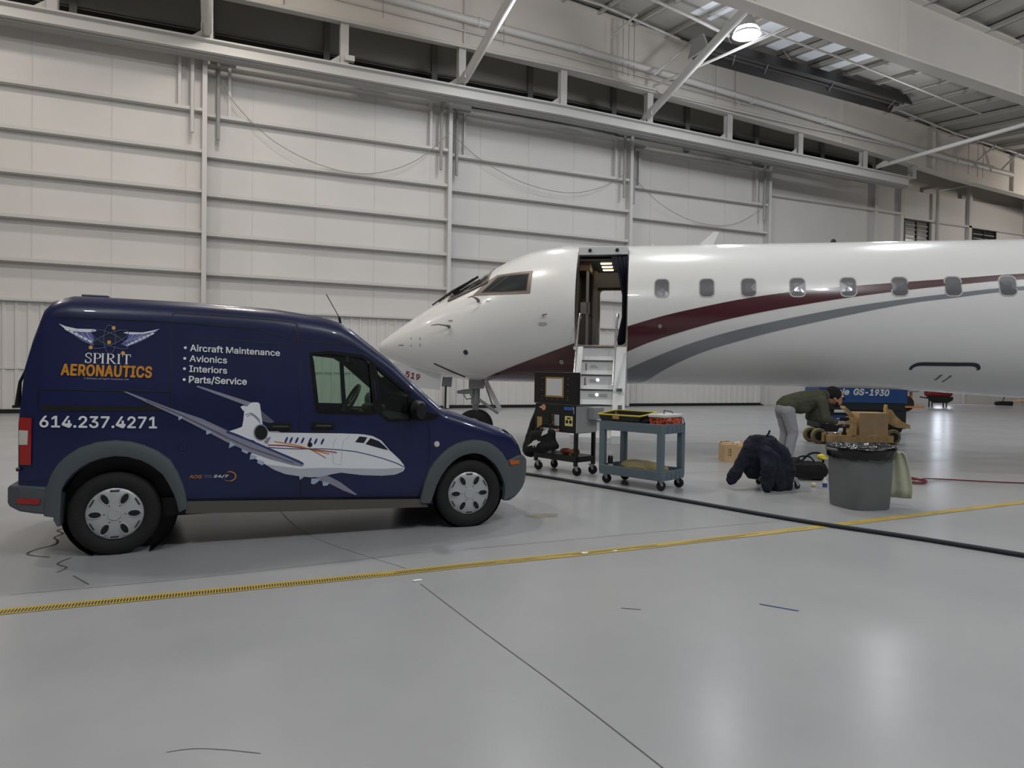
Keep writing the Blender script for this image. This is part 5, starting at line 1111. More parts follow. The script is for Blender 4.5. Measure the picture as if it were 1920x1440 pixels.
def camo():
    m = mat('camo_orange', '#b8432a', .5); nt = m.node_tree; b = nt.nodes['Principled BSDF']; tc = nt.nodes.new('ShaderNodeTexCoord'); n = nt.nodes.new('ShaderNodeTexNoise'); n.inputs['Scale'].default_value = 28; n.inputs['Detail'].default_value = 2
    r = nt.nodes.new('ShaderNodeValToRGB'); r.color_ramp.interpolation = 'CONSTANT'; e = r.color_ramp.elements; e[0].color = lin('#2a2320'); e[0].position = 0; e[1].color = lin('#c4482c'); e[1].position = .45
    k = e.new(.60); k.color = lin('#d88a66')
    nt.links.new(tc.outputs['Object'], n.inputs['Vector']); nt.links.new(n.outputs['Fac'], r.inputs['Fac']); nt.links.new(r.outputs['Color'], b.inputs['Base Color'])
camo()
def caster(parent, x, y, r=.06, yaw=0.0, top=.14):
    M_ = Matrix.Translation((x, y, 0)) @ Matrix.Rotation(yaw, 4, 'Z')
    mb = MB(); mx = M_ @ Matrix.Translation((.02, 0, r)) @ Matrix.Rotation(PI/2, 4, 'X')
    mb.lathe([(0, -.016), (r*.8, -.018), (r, -.010), (r, .010), (r*.8, .018), (0, .016)], 20, mx, cap=False)
    c = mb.build('caster', 'dark_rubber', parent, smooth=True)
    mb = MB()
    for s in (-1, 1): mb.prism([(.02-.012, r), (.02+.012, r), (.03, top-.01), (-.03, top-.01)], lambda u, v, w2, s=s: M_ @ Vector((u, s*.022+w2, v)), -.002, .002)
    mb.add([M_ @ Vector(p) for p in [(-.04, -.03, top-.012), (.04, -.03, top-.012), (.04, .03, top-.012), (-.04, .03, top-.012), (-.04, -.03, top), (.04, -.03, top), (.04, .03, top), (-.04, .03, top)]], [(0,3,2,1),(4,5,6,7),(0,1,5,4),(1,2,6,5),(2,3,7,6),(3,0,4,7)])
    mb.build('caster_fork', 'caster_steel', c)
    return c
def blob(name, m, parent, shapes, voxel=.02, smooth_it=4, noise=0.0, nscale=.12, ico=2):
    # one continuous surface grown round tapered limbs: shapes = [('t', points, radii)] or [('e', centre, radii, rot z)]
    mb = MB()
    for sh in shapes:
        if sh[0] == 't':
            P = [Vector(p) for p in sh[1]]; R_ = sh[2]
            mb.tube(P, list(R_), 14)
            for p, r in ((P[0], R_[0]), (P[-1], R_[-1])):
                rings = [[(p.x+r*.985*math.cos(a)*math.cos(t), p.y+r*.985*math.sin(a)*math.cos(t), p.z+r*.985*math.sin(t)) for a in np.linspace(0, 2*PI, 13)[:-1]] for t in np.linspace(-PI/2+.05, PI/2-.05, 8)]
                mb.loft(rings)
        elif sh[0] == 'e':
            c = Vector(sh[1]); rx, ry, rz_ = sh[2]; M_ = Matrix.Translation(c) @ (sh[3] if len(sh) > 3 else Matrix())
            rings = [[tuple(M_ @ Vector((rx*math.cos(a)*math.cos(t), ry*math.sin(a)*math.cos(t), rz_*math.sin(t)))) for a in np.linspace(0, 2*PI, 21)[:-1]] for t in np.linspace(-PI/2+.03, PI/2-.03, 12)]
            mb.loft(rings)
        elif sh[0] == 'b':
            mb.cbox(sh[1], sh[2], *(sh[3:]))
    o = mb.build(name, m, None)
    r = o.modifiers.new('remesh', 'REMESH'); r.mode = 'VOXEL'; r.voxel_size = voxel; r.use_smooth_shade = True
    s = o.modifiers.new('smooth', 'SMOOTH'); s.factor = .5; s.iterations = smooth_it
    if noise:
        t = bpy.data.textures.new('folds', 'CLOUDS'); t.noise_scale = nscale; t.noise_depth = 2
        d = o.modifiers.new('folds', 'DISPLACE'); d.texture = t; d.strength = noise; d.mid_level = .5; d.texture_coords = 'LOCAL'
    bake(o)
    for p in o.data.polygons: p.use_smooth = True
    if parent is not None: o.parent = parent
    return o
# ---------------------------------------------------------------- grey two-tray cart
GC = (5.158, 7.687); GR = math.radians(-67.4)
gc = thing('utility_cart', 'grey plastic two-tray utility cart loaded with a tool case and camouflage box', 'cart', (GC[0], GC[1], 0), GR)
def tray(z0, z1, floor_z, nm):
    o_ = rrect(-.50, .50, -.285, .285, .05); i_ = rrect(-.475, .475, -.26, .26, .04)
    mb = MB(); mb.loft([[(a*.985, b*.97, z0) for a, b in o_], [(a, b, z1) for a, b in o_], [(a, b, z1) for a, b in i_], [(a, b, floor_z) for a, b in i_]])
    for x in np.linspace(-.40, .40, 0 or 2): pass
    t = mb.build(nm, 'cart_grey', gc, bevel=.004)
    mb = MB()
    for y in (-.16, -.06, .04, .14): mb.box(.488, .503, y-.006, y+.006, z0+.01, z1-.02)
    split_loose(mb.build('tray_rib', 'cart_grey', t))
    return t
tray(.13, .25, .16, 'lower_tray'); tray(.715, .835, .80, 'upper_tray')
for sx in (-1, 1):
    for sy in (-1, 1):
        mb = MB(); P = rrect(-.045, .045, -.035, .035, .015, 2)
        mb.loft([[(sx*.445+a, sy*.24+b, z) for a, b in P] for z in (.16, .80)]); mb.build('corner_post', 'cart_grey', gc, bevel=.004)
for x, y, yw in ((-.42, -.21, .5), (.42, -.21, 1.1), (.42, .21, .3), (-.42, .21, .2)): caster(gc, x, y, .062, yw, .135)
def on_cart(name, label, cat, x, y, z, rz=0.0, base=(GC, GR)):
    (cx, cy), r = base
    return thing(name, label, cat, (cx+x*math.cos(r)-y*math.sin(r), cy+x*math.sin(r)+y*math.cos(r), z), r+rz)
tc_ = on_cart('tool_case', 'open black tool case with a yellow rim on the grey cart', 'tool box', -.16, -.06, .83)
o_ = rrect(-.36, .33, -.23, .19, .05); i_ = rrect(-.34, .31, -.21, .17, .045)
zt_ = lambda b: .09+.10*(b+.23)
mb = MB(); mb.loft([[(a*.9, b*.9, 0.005) for a, b in o_], [(a, b, zt_(b)) for a, b in o_], [(a, b, zt_(b)) for a, b in i_], [(a*.9, b*.9, .03) for a, b in i_]]); mb.build('tray', 'powder_black', tc_)
mb = MB(); mb.loft([[(a*1.01, b*1.01, zt_(b)-.008) for a, b in o_], [(a*1.02, b*1.02, zt_(b)+.004) for a, b in o_], [(a*.99, b*.99, zt_(b)+.006) for a, b in i_], [(a*.985, b*.985, zt_(b)-.004) for a, b in i_]], cap=False); mb.build('rim', 'yellow', tc_)
mb = MB(); mb.box(-.10, .0, -.235, -.225, .04, .08); mb.build('badge', 'sticker_tan', tc_)
mb = MB(); mb.cbox((.05, .05, .07), (.25, .02, .02), .3); mb.cbox((-.1, -.02, .06), (.2, .03, .02), -.2); mb.build('divider', 'caster_steel', tc_)
rg = on_cart('shop_towel', 'crumpled white shop towel on the cart behind the open tool case', 'cloth', .04, .255, .86)
blob('fabric', 'white_cloth', rg, [('e', (0, 0, .03), (.16, .06, .025)), ('e', (.05, .02, .05), (.1, .05, .02)), ('e', (-.12, 0, .015), (.06, .05, .015))], .012, 2, .03, .05)
tr_ = on_cart('hand_tool', 'dark hand tool lying across the grey cart top', 'tool', .24, .1, .865, .5)
mb = MB(); mb.tube([(-.12, 0, 0), (.08, 0, .015)], [.012, .014], 8); mb.tube([(.08, 0, .015), (.16, 0, .015)], .006, 6); mb.build('handle', 'powder_black', tr_)
bk = on_cart('black_pouch', 'black pouch wedged between tool case and camouflage box', 'pouch', .16, -.15, .80)
blob('fabric', 'black_cloth', bk, [('e', (0, 0, .045), (.05, .10, .04)), ('e', (-.03, .02, .07), (.03, .09, .03))], .012, 3, .012, .05)
cb = on_cart('camo_box', 'orange camouflage box with a pale lid on the end of the grey cart', 'box', .345, .03, .80)
MB().box(-.115, .115, -.215, .215, 0, .115).build('box_body', 'camo_orange', cb, bevel=.012)
lb = MB().box(-.125, .125, -.225, .225, .115, .155).build('lid', 'lid_white', cb, bevel=.008)
mb = MB(); mb.tube([(.125, .15, .10), (.16, .15, .10), (.165, .18, .03), (.13, .19, .02)], .006, 6); mb.tube([(0, -.05, .155), (.0, -.05, .20), (.0, .12, .18), (.0, .17, .155)], .006, 6); mb.build('cord', 'powder_black', cb)
sc_ = on_cart('spray_can', 'dark spray can standing on the lower tray of the grey cart', 'can', -.37, -.17, .16)
MB().lathe([(.0, 0), (.033, 0), (.034, .01), (.034, .19), (.026, .205), (.012, .21), (.0, .21)], 20, cap=False).build('can', 'can_black', sc_, smooth=True)
MB().lathe([(.02, .205), (.02, .235), (.01, .245), (0, .245)], 14, cap=False).build('cap', 'lid_white', sc_, smooth=True)
MB().lathe([(.0345, .03), (.0345, .10)], 20, cap=False).build('can_label', 'sticker_white', sc_)
ku = on_cart('seat_cushion', 'flattened khaki cushion on the lower tray of the grey cart', 'cushion', .04, .0, .16)
blob('padding', 'khaki', ku, [('e', (0, 0, .085), (.34, .22, .08)), ('e', (-.14, .0, .10), (.18, .17, .065)), ('e', (.14, 0, .075), (.22, .2, .07))], .016, 3, .02, .1)

# ---------------------------------------------------------------- black tool cart
TC = (4.745, 9.08); TR = math.radians(-71.3); TB = (TC, TR)
tcart = thing('tool_cart', 'black rolling tool cart covered in stickers beside the airstair, lid raised', 'cart', (TC[0], TC[1], 0), TR)
MB().box(-.42, .42, -.20, .20, .60, 1.0).build('drawer_box', 'powder_black', tcart, bevel=.008)
mb = MB(); mb.box(.423, .435, -.21, .22, .61, .985); mb.build('side_plate', 'caster_steel', tcart)
mb = MB(); mb.box(.435, .56, .02, .23, .80, .97); mb.build('side_bin', 'caster_steel', tcart, bevel=.006)
lid = MB().box(-.445, .445, -.205, -.155, 1.005, 1.465).build('lid', 'powder_black', tcart, bevel=.006)
mb = MB(); mb.box(-.20, .17, -.212, -.205, 1.10, 1.395); fr_ = mb.build('notice_frame', 'cork', lid)
MB().box(-.175, .145, -.216, -.211, 1.125, 1.37).build('notice_sheet', 'sticker_white', fr_)
mb = MB()
for k in range(4):
    for x in (-.27, .25): mb.lathe([(.006, 0), (.005, .006), (0, .007)], 8, Matrix.Translation((x, -.205, 1.38-.09*k)) @ Matrix.Rotation(PI/2, 4, 'X'), cap=False)
for k in range(6): mb.lathe([(.006, 0), (.005, .006), (0, .007)], 8, Matrix.Translation((-.27+.104*k, -.205, 1.07)) @ Matrix.Rotation(PI/2, 4, 'X'), cap=False)
split_loose(mb.build('rivet', 'sticker_tan', lid))
def sticker(x0, x1, z0, z1, m, lab=None):
    o = MB().box(x0, x1, -.2035, -.2005, z0, z1).build('sticker', m, tcart)
    if lab: o['label'] = lab
    return o
mb = MB(); mb.lathe([(.045, 0), (.045, .003), (0, .003)], 20, Matrix.Translation((-.24, -.2005, .945)) @ Matrix.Rotation(PI/2, 4, 'X'), cap=False); tag(mb.build('sticker', 'sticker_orange', tcart), 'round salmon sticker')
sticker(.18, .36, .925, .97, 'sticker_blue', 'blue strip sticker'); sk = sticker(.20, .35, .70, .84, 'sticker_yellow', 'yellow square sticker')
mb = MB()
for dx in (-.035, .035): mb.add([(.275+dx+.028*math.cos(a), -.2045, .76+.028*math.sin(a)) for a in np.linspace(0, 2*PI, 13)[:-1]], [tuple(range(12))])
mb.box(.24, .31, -.2045, -.2036, .80, .82); mb.build('print', 'powder_black', sk)
sticker(-.14, .10, .66, .87, 'lift_dark', 'dark picture sticker'); sticker(-.12, -.03, .70, .86, 'sticker_tan', 'tan half of the picture sticker'); sticker(-.015, .085, .69, .85, 'sticker_white', 'pale half of the picture sticker')
sticker(-.37, -.27, .625, .80, 'sticker_tan', 'gold oval emblem sticker'); sticker(-.24, -.05, .605, .645, 'sticker_white', 'white lettered strip sticker'); sticker(-.04, .04, .61, .64, 'sticker_white'); sticker(-.32, -.285, .935, .955, 'sticker_white')
mb = MB(); c_ = (.065, .63); pts = [(c_[0]+(.035 if k % 2 == 0 else .014)*math.sin(k*PI/5), c_[1]+(.035 if k % 2 == 0 else .014)*math.cos(k*PI/5)) for k in range(10)]
mb.prism(pts, lambda u, v, w2: (u, -.2005-w2, v), 0, .004); mb.build('sticker', 'sticker_orange', tcart)
MB().box(-.43, .43, -.21, .21, .19, .27).build('lower_shelf', 'powder_black', tcart, bevel=.008)
for sx in (-1, 1):
    for sy in (-1, 1): MB().box(sx*.405-.025, sx*.405+.025, sy*.185-.02, sy*.185+.02, .14, .62).build('leg', 'powder_black', tcart)
for x, y, yw in ((-.39, -.17, .4), (.39, -.17, .8), (.39, .17, .5), (-.39, .17, .1)): caster(tcart, x, y, .065, yw, .145)
MB().tube([(.36, -.21, .97), (.40, -.235, .95), (.40, -.235, .88)], .006, 6).build('lid_latch', 'caster_steel', tcart)
# hanging and stowed things
tb = on_cart('tote_bag', 'black tote bag with a white lizard print hanging on the tool cart', 'bag', -.16, -.27, .28, 0, TB)
blob('fabric', 'black_cloth', tb, [('t', [(-.16, 0, .20), (.12, 0, .24)], (.05, .05)), ('t', [(-.20, 0, .04), (.16, 0, .10)], (.055, .055)), ('t', [(-.18, 0, .04), (-.14, 0, .2)], (.05, .05)), ('t', [(.14, 0, .1), (.10, 0, .24)], (.05, .05)), ('b', (-.02, 0, .14), (.28, .08, .16), 0, -.1)], .016, 3, .02, .08)
mb = MB(); mb.tube([(-.10, -.01, .27), (-.02, .02, .33), (.06, .03, .335)], .010, 6); mb.tube([(.10, -.01, .28), (.08, .02, .33), (.04, .03, .335)], .010, 6); mb.build('strap', 'black_cloth', tb)
mb = MB(); mb.prism([(-.19, .06), (-.13, .105), (-.09, .14), (-.05, .15), (-.03, .135), (.0, .14), (.0, .125), (-.03, .11), (-.05, .085), (-.06, .06), (-.07, .085), (-.09, .08), (-.10, .055), (-.105, .08), (-.14, .075)], lambda u, v, w2: (u, -.072+w2, v), 0, .006); mb.build('lizard_print', 'sticker_white', tb)
mb = MB(); mb.prism([(.03, .20), (.12, .24), (.13, .30), (.05, .26)], lambda u, v, w2: (u-.02, -.06+w2, v), 0, .006); mb.build('white_patch', 'sticker_white', tb); tb.scale = (1.4, 1.1, 1.25)
for k, (x, y, s, lb_) in enumerate([(.08, -.05, (.10, .06, .045), 'rust coloured rag roll on the lower shelf, left of the other'), (.28, -.08, (.09, .07, .05), 'rust coloured pouch on the lower shelf beside the cart leg')]):
    t = on_cart('rag_bundle', lb_, 'rag', x, y, .27, 0, TB)
    blob('fabric', 'orange_red', t, [('e', (0, 0, s[2]), s), ('e', (.04, 0, s[2]*1.3), (s[0]*.5, s[1]*.8, s[2]*.8))], .012, 2, .012, .05)
jk = on_cart('work_jacket', 'dark jacket hanging from the left end of the black tool cart', 'jacket', -.55, .0, .22, 0, TB)
blob('fabric', 'black_cloth', jk, [('t', [(0, .02, .70), (-.05, -.02, .42), (-.12, -.05, .05)], (.06, .10, .13)), ('t', [(0, .05, .66), (-.03, .12, .35), (-.04, .12, .02)], (.05, .08, .09)), ('t', [(.02, 0, .72), (.03, 0, .55)], (.05, .06))], .02, 4, .03, .12)

# ---------------------------------------------------------------- rubbish bin
bn = thing('trash_bin', 'grey plastic trash bin lined with a black bag beside the yellow line', 'bin', (6.73, 5.65, 0), math.radians(-10))
def sq(r, n=40, p=3.2):
    return [((abs(math.cos(a))**(2/p))*r*(1 if math.cos(a) >= 0 else -1), (abs(math.sin(a))**(2/p))*r*(1 if math.sin(a) >= 0 else -1)) for a in np.linspace(0, 2*PI, n+1)[:-1]]
prof = [(.255, 0, 3.6), (.262, .02, 3.6), (.285, .30, 3.2), (.30, .50, 2.8), (.308, .52, 2.4), (.318, .62, 2.1), (.34, .64, 2.0), (.34, .675, 2.0), (.325, .675, 2.0), (.31, .60, 2.0)]
MB().loft([[(a, b, z) for a, b in sq(r, 48, p)] for r, z, p in prof]).build('tub', 'bin_grey', bn, smooth=True)
for k in range(4):
    a = PI/2*k-.55; mb = MB(); M_ = Matrix.Rotation(a, 4, 'Z'); mb.add([M_ @ Vector(p) for p in [(.285, -.11, .50), (.285, .11, .50), (.335, .11, .61), (.335, -.11, .61), (.25, -.11, .5), (.25, .11, .5), (.25, .11, .61), (.25, -.11, .61)]], [(0,1,2,3),(4,7,6,5),(0,4,5,1),(1,5,6,2),(2,6,7,3),(3,7,4,0)])
    mb.build('side_panel', 'bin_grey', bn, bevel=.006)
random.seed(5); mb = MB(); rings = []
for r, z, j in ((.345, .56, .010), (.352, .60, .012), (.362, .64, .010), (.368, .672, .008), (.355, .695, .010), (.33, .70, .012), (.28, .675, .02), (.20, .66, .03), (.10, .65, .03), (.01, .65, .0)):
    rings.append([((r+random.uniform(-j, j)*.6)*math.cos(a), (r+random.uniform(-j, j)*.6)*math.sin(a), z+random.uniform(-j, j)) for a in np.linspace(0, 2*PI, 61)[:-1]])
MB().loft(rings, cap=False).build('bin_liner', 'liner', bn, smooth=90)
for s in (-1, 1):
    mb = MB(); mb.cbox((s*.37, 0, .655), (.05, .16, .025)); mb.build('bin_handle', 'bin_grey', bn, bevel=.006)
tw = thing('hanging_towel', 'pale towel hanging down the right side of the trash bin', 'towel', (7.13, 5.505, .10), math.radians(-50))
mb = MB(); rows = []
for z, w_, dx in ((.53, .06, -.05), (.50, .09, -.02), (.40, .12, 0), (.25, .15, .01), (.1, .17, .02), (.0, .16, .025)):
    rows.append([(-w_+2*w_*t, dx*.6+.014*math.sin(t*15+z*4), z) for t in np.linspace(0, 1, 14)])
o = mb.loft(rows, closed=False).build('fabric', 'towel', tw, smooth=90); so = o.modifiers.new('thick', 'SOLIDIFY'); so.thickness = .012

# ---------------------------------------------------------------- jacket over a rolling seat
IR = -0.405
def facing(name, label, cat, x, y, z=0.0, rz=0.0, group=None): return thing(name, label, cat, (x, y, z), IR+rz, group)
rs = facing('rolling_seat', 'low black mechanic seat on casters under the navy jacket', 'stool', 6.83, 7.03)
MB().cbox((0, 0, .43), (.30, .28, .05)).build('seat', 'powder_black', rs, bevel=.015)
mb = MB(); mb.box(-.02, .02, -.02, .02, .12, .42); mb.cbox((0, 0, .13), (.42, .40, .03)); mb.tube([(.12, -.1, .14), (.16, -.1, .40)], .012, 6); mb.tube([(.12, .1, .14), (.16, .1, .40)], .012, 6); mb.build('frame', 'caster_steel', rs)
for x, y in ((-.18, -.16), (.20, -.17), (.20, .17), (-.18, .17)): caster(rs, x, y, .04, .3, .115)
nj = facing('navy_jacket', 'navy jacket draped over the low rolling seat, sleeves touching the floor', 'jacket', 6.45, 6.96); nj.scale = (1.07, 1.07, 1.0)
jf = blob('fabric', 'navy_cloth', nj, [('t', [(-.02, .05, .60), (.12, .02, .58), (.26, .02, .46), (.32, 0, .25), (.30, -.02, .06)], (.09, .12, .13, .14, .12)),
   ('t', [(.0, .0, .60), (.10, -.05, .42), (.18, -.08, .18), (.20, -.1, .055)], (.11, .14, .13, .10)),
   ('t', [(-.04, 0, .60), (-.16, -.03, .42), (-.26, -.05, .22), (-.34, -.06, .12)], (.10, .085, .075, .065)),
   ('t', [(.06, -.12, .48), (.05, -.22, .30), (.03, -.24, .07)], (.09, .08, .068)),
   ('t', [(.0, .08, .50), (.02, .1, .3)], (.12, .12)), ('t', [(-.06, .02, .50), (-.05, .02, .22)], (.12, .10))], .016, 3, .06, .10)
cut_ = MB().box(.10, .62, -.02, .5, -.05, .44).build('c', 'navy_cloth', nj); cut(jf, [cut_])
mb = MB(); mb.tube([(.10, .0, .68), (.13, 0, .72), (.14, .0, .76)], .012, 6); mb.build('hanging_loop', 'navy_cloth', nj)

# ---------------------------------------------------------------- cardboard boxes on the floor
def carton(name, label, x, y, w_, d_, h_, rz, fill, flap=.6):
    t = facing(name, label, 'box', x, y, 0, rz)
    o_ = [(-w_/2, -d_/2), (w_/2, -d_/2), (w_/2, d_/2), (-w_/2, d_/2)]; k = .97
    MB().loft([[(a, b, 0) for a, b in o_], [(a, b, h_) for a, b in o_], [(a*k, b*k, h_) for a, b in o_], [(a*k, b*k, .01) for a, b in o_]]).build('box_body', 'cardboard', t)
    for (p, q, n) in ((0, 1, (0, -1)), (1, 2, (1, 0)), (2, 3, (0, 1)), (3, 0, (-1, 0))):
        a, b = o_[p], o_[q]; f = flap*d_*.4; up = .05
        mb = MB(); mb.add([(a[0], a[1], h_), (b[0], b[1], h_), (b[0]*.9-n[0]*f*.7, b[1]*.9-n[1]*f*.7, h_+up), (a[0]*.9-n[0]*f*.7, a[1]*.9-n[1]*f*.7, h_+up)], [(0, 1, 2, 3)])
        f_ = mb.build('flap', 'cardboard', t); s_ = f_.modifiers.new('thick', 'SOLIDIFY'); s_.thickness = .004
    return t
b1 = carton('cardboard_box', 'taller open cardboard box with handwriting, leftmost on the floor', 8.0, 9.36, .19, .2, .28, .2, None)
mb = MB()
for z in (.20, .16, .11): mb.box(-.03, .0, -.104, -.1005, z, z+.012); mb.box(.01, .025, -.104, -.1005, z-.02, z+.02)
split_loose(mb.build('handwriting', 'cardboard_dark', b1))
b2 = carton('cardboard_box', 'low cardboard box filled with white and pink rags', 8.33, 9.40, .31, .26, .25, .1, None)
r1 = facing('white_rag', 'white rag bundled in the low cardboard box, left of the pink one', 'rag', 8.27, 9.42, .24); blob('fabric', 'white_cloth', r1, [('e', (0, 0, .03), (.08, .08, .05))], .012, 2, .03, .05)
r2 = facing('pink_rag', 'pink rag heaped in the low cardboard box', 'rag', 8.42, 9.38, .25); blob('fabric', 'pink_cloth', r2, [('e', (0, 0, .04), (.1, .09, .055)), ('e', (.03, 0, .07), (.06, .06, .03))], .012, 2, .03, .05)
b3 = carton('cardboard_box', 'cardboard box half hidden behind the navy jacket and the grey trousers', 8.97, 9.5, .36, .28, .26, .0, None)
r3 = facing('white_rag', 'white rag on the box behind the navy jacket', 'rag', 8.92, 9.45, .24); blob('fabric', 'white_cloth', r3, [('e', (0, 0, .03), (.09, .08, .05))], .012, 2, .03, .05)

# ---------------------------------------------------------------- duffel, yellow cap, bottle, glove
df = facing('duffel_bag', 'black duffel bag on the floor between the jacket and the bin', 'bag', 7.68, 7.38)
blob('fabric', 'black_cloth', df, [('t', [(-.22, 0, .14), (.22, 0, .13)], (.13, .13)), ('b', (0, 0, .12), (.44, .24, .2)), ('e', (-.1, 0, .22), (.15, .1, .07)), ('e', (.16, 0, .17), (.12, .13, .08))], .02, 4, .03, .1)
mb = MB(); mb.tube(spline([(-.14, -.08, .24), (-.08, -.04, .32), (.06, -.03, .33), (.12, -.08, .26)], 6), .013, 6); mb.tube(spline([(.0, .06, .26), (.12, .06, .36), (.26, .06, .36), (.30, .04, .24)], 6), .016, 6); mb.build('strap', 'black_cloth', df)
yc = facing('yellow_cap', 'yellow cap or pouch resting on top of the black duffel', 'cap', 7.93, 7.30, .27); blob('shell', 'yellow', yc, [('e', (0, 0, .05), (.065, .06, .045)), ('e', (.02, -.02, .03), (.07, .06, .018))], .01, 2)
bt = facing('plastic_bottle', 'small clear bottle with a blue label beside the trash bin', 'bottle', 7.33, 6.68)
MB().lathe([(0, 0), (.028, 0), (.03, .01), (.03, .10), (.012, .13), (.012, .15), (0, .15)], 18, cap=False).build('bottle', 'sticker_white', bt, smooth=True); MB().lathe([(.0305, .02), (.0305, .075)], 18, cap=False).build('bottle_label', 'label_blue', bt)
gl = facing('cloth_scrap', 'crumpled pale yellow scrap on the floor left of the bottle', 'cloth', 7.29, 6.83); blob('fabric', 'pale_yellow', gl, [('e', (0, 0, .03), (.035, .03, .03))], .008, 1, .015, .03)

# ---------------------------------------------------------------- wooden dolly and what it carries
DX, DY = 12.75, 10.78
dl = facing('wooden_dolly', 'low wooden dolly on fat wheels behind the trash bin', 'dolly', DX, DY)
MB().box(-.75, .75, -.05, .0, .02+.03, .20).build('front_rail', 'wood', dl); MB().box(-.75, .75, .5, .55, .05, .20).build('back_rail', 'wood', dl); MB().box(-.75, .75, .0, .5, .12, .16).build('deck', 'wood', dl)
MB().box(-.76, -.70, -.05, .55, .05, .24).build('end_rail', 'wood', dl)
for x, y in ((-.80, .1), (.78, .05), (-.80, .5), (.78, .5)):
    mx = Matrix.Translation((x, y, .165)) @ Matrix.Rotation(PI/2, 4, 'X'); t = MB().lathe([(.10, -.05), (.15, -.055), (.165, -.03), (.165, .03), (.15, .055), (.10, .05)], 28, mx, cap=False).build('wheel', 'khaki', dl, smooth=True)
    MB().lathe([(0, -.05), (.10, -.045), (.10, .045), (0, .05)], 24, mx, cap=False).build('wheel_disc', 'gear_grey' if False else 'lift_dark', t)
mb = MB(); mb.prism([(.60, .80), (.78, .74), (.86, .62), (1.0, .50), (1.18, .42), (1.19, .34), (.9, .36), (.62, .46)], lambda u, v, w2: (u+.06, .2+w2, v), 0, .03); mb.prism([(.66, .2), (.70, .2), (.72, .86), (.68, .86)], lambda u, v, w2: (u, .16+w2, v), 0, .08); mb.build('fender_board', 'wood', dl)
MB().prism([(.62, .42), (.70, .46), (.98, .30), (.96, .27), (.62, .30)], lambda u, v, w2: (u, .1+w2, v), 0, .1).build('fender_lining', 'lift_dark', dl)
cx_ = facing('cardboard_box', 'large plain cardboard box standing on the wooden dolly', 'box', DX+.33*math.cos(IR)-.22*math.sin(IR), DY+.33*math.sin(IR)+.22*math.cos(IR), .165)
MB().box(-.31, .31, -.24, .24, 0, .52).build('box_body', 'cardboard', cx_); MB().box(-.31, .31, -.02, .02, .52, .525).build('packing_tape', 'sticker_tan', cx_); mb = MB(); mb.prism([(-.1, .04), (.1, .06), (.02, .0), (-.06, .02)], lambda u, v, w2: (u, -.245+w2, v), 0, .004); mb.build('torn_label', 'sticker_white', cx_)
def on_dolly(name, label, cat, x, y, z): return facing(name, label, cat, DX+x*math.cos(IR)-y*math.sin(IR), DY+x*math.sin(IR)+y*math.cos(IR), z)
t = on_dolly('wood_panel', 'upright wooden panel beside the large cardboard box on the dolly', 'panel', -.10, .1, .165); MB().box(-.05, .05, -.15, .15, 0, .42).build('board', 'wood', t); mb = MB(); mb.prism([(-.20, .62), (.02, .42), (.05, .44), (-.19, .66)], lambda u, v, w2: (u, w2, v), -.1, .1); mb.build('angled_board', 'wood', t)
t = on_dolly('power_drill', 'black cordless tool standing on the dolly beside the hands', 'tool', -.27, .05, .165)
mb = MB(); mb.box(-.04, .04, -.04, .04, 0, .10); mb.prism([(-.03, .1), (.03, .1), (.05, .34), (0, .36)], lambda u, v, w2: (u, w2, v), -.025, .025); mb.cbox((-.01, 0, .38), (.2, .06, .07)); mb.build('tool_body', 'powder_black', t, bevel=.01); mb = MB(); mb.tube([(-.1, 0, .38), (-.17, 0, .38)], [.02, .012], 10); mb.build('chuck', 'caster_steel', t)
t = on_dolly('steel_pan', 'shiny round steel pan lying on the left end of the dolly', 'pan', -.48, .26, .162); MB().lathe([(0, .0), (.18, 0), (.21, .07), (.20, .07), (.17, .01), (0, .01)], 28, cap=False).build('pan', 'chrome', t, smooth=True)

# ---------------------------------------------------------------- scissor lift behind
lf = facing('scissor_lift', 'blue scissor lift with white model lettering behind the bending person', 'lift', 15.28, 12.94)
MB().box(-1.15, 1.05, -.38, .38, .15, .62).build('chassis', 'lift_dark', lf, bevel=.02)
MB().box(-1.1, 1.0, -.40, .40, .62, .80).build('scissor_stack', 'lift_dark', lf)
pl = MB().box(-1.2, 1.05, -.42, .42, .80, 1.30).build('platform', 'lift_blue', lf, bevel=.015)
mb = MB(); text_on(mb, 'GS-1930', [(-.32, 1.155), (.57, 1.135), (.57, .985), (-.32, 1.0)], lambda u, v, e: (u, -.424-e, v), bold=.06, shear=.2); mb.build('model_lettering', 'sticker_white', pl)
mb = MB(); text_on(mb, 'Genie', [(-1.02, 1.16), (-.44, 1.15), (-.44, 1.0), (-1.02, 1.01)], lambda u, v, e: (u, -.424-e, v), bold=.06, shear=.2)
mb.build('model_lettering', 'sticker_white', pl)
MB().box(-1.1, .5, -.41, -.40, .25, .48).build('battery_door', 'lift_blue', lf)
MB().box(-.80, -.42, -.425, -.41, .55, .62).build('data_plate', 'sticker_white', lf)
for x in (-.85, .75):
    for s in (-1, 1):
        mx = Matrix.Translation((x, s*.36, .2)) @ Matrix.Rotation(PI/2, 4, 'X'); MB().lathe([(0, -.06), (.19, -.06), (.2, -.04), (.2, .04), (.19, .06), (0, .06)], 24, mx, cap=False).build('wheel', 'tyre', lf)
mb = MB()
for x in (-1.15, 0, 1.0):
    for y in (-.38, .38): mb.tube([(x, y, 1.3), (x, y, 2.3)], .02, 6)
for y in (-.38, .38):
    for z in (1.8, 2.3): mb.tube([(-1.15, y, z), (1.0, y, z)], .02, 6)
mb.build('guard_rail', 'lift_blue', lf)
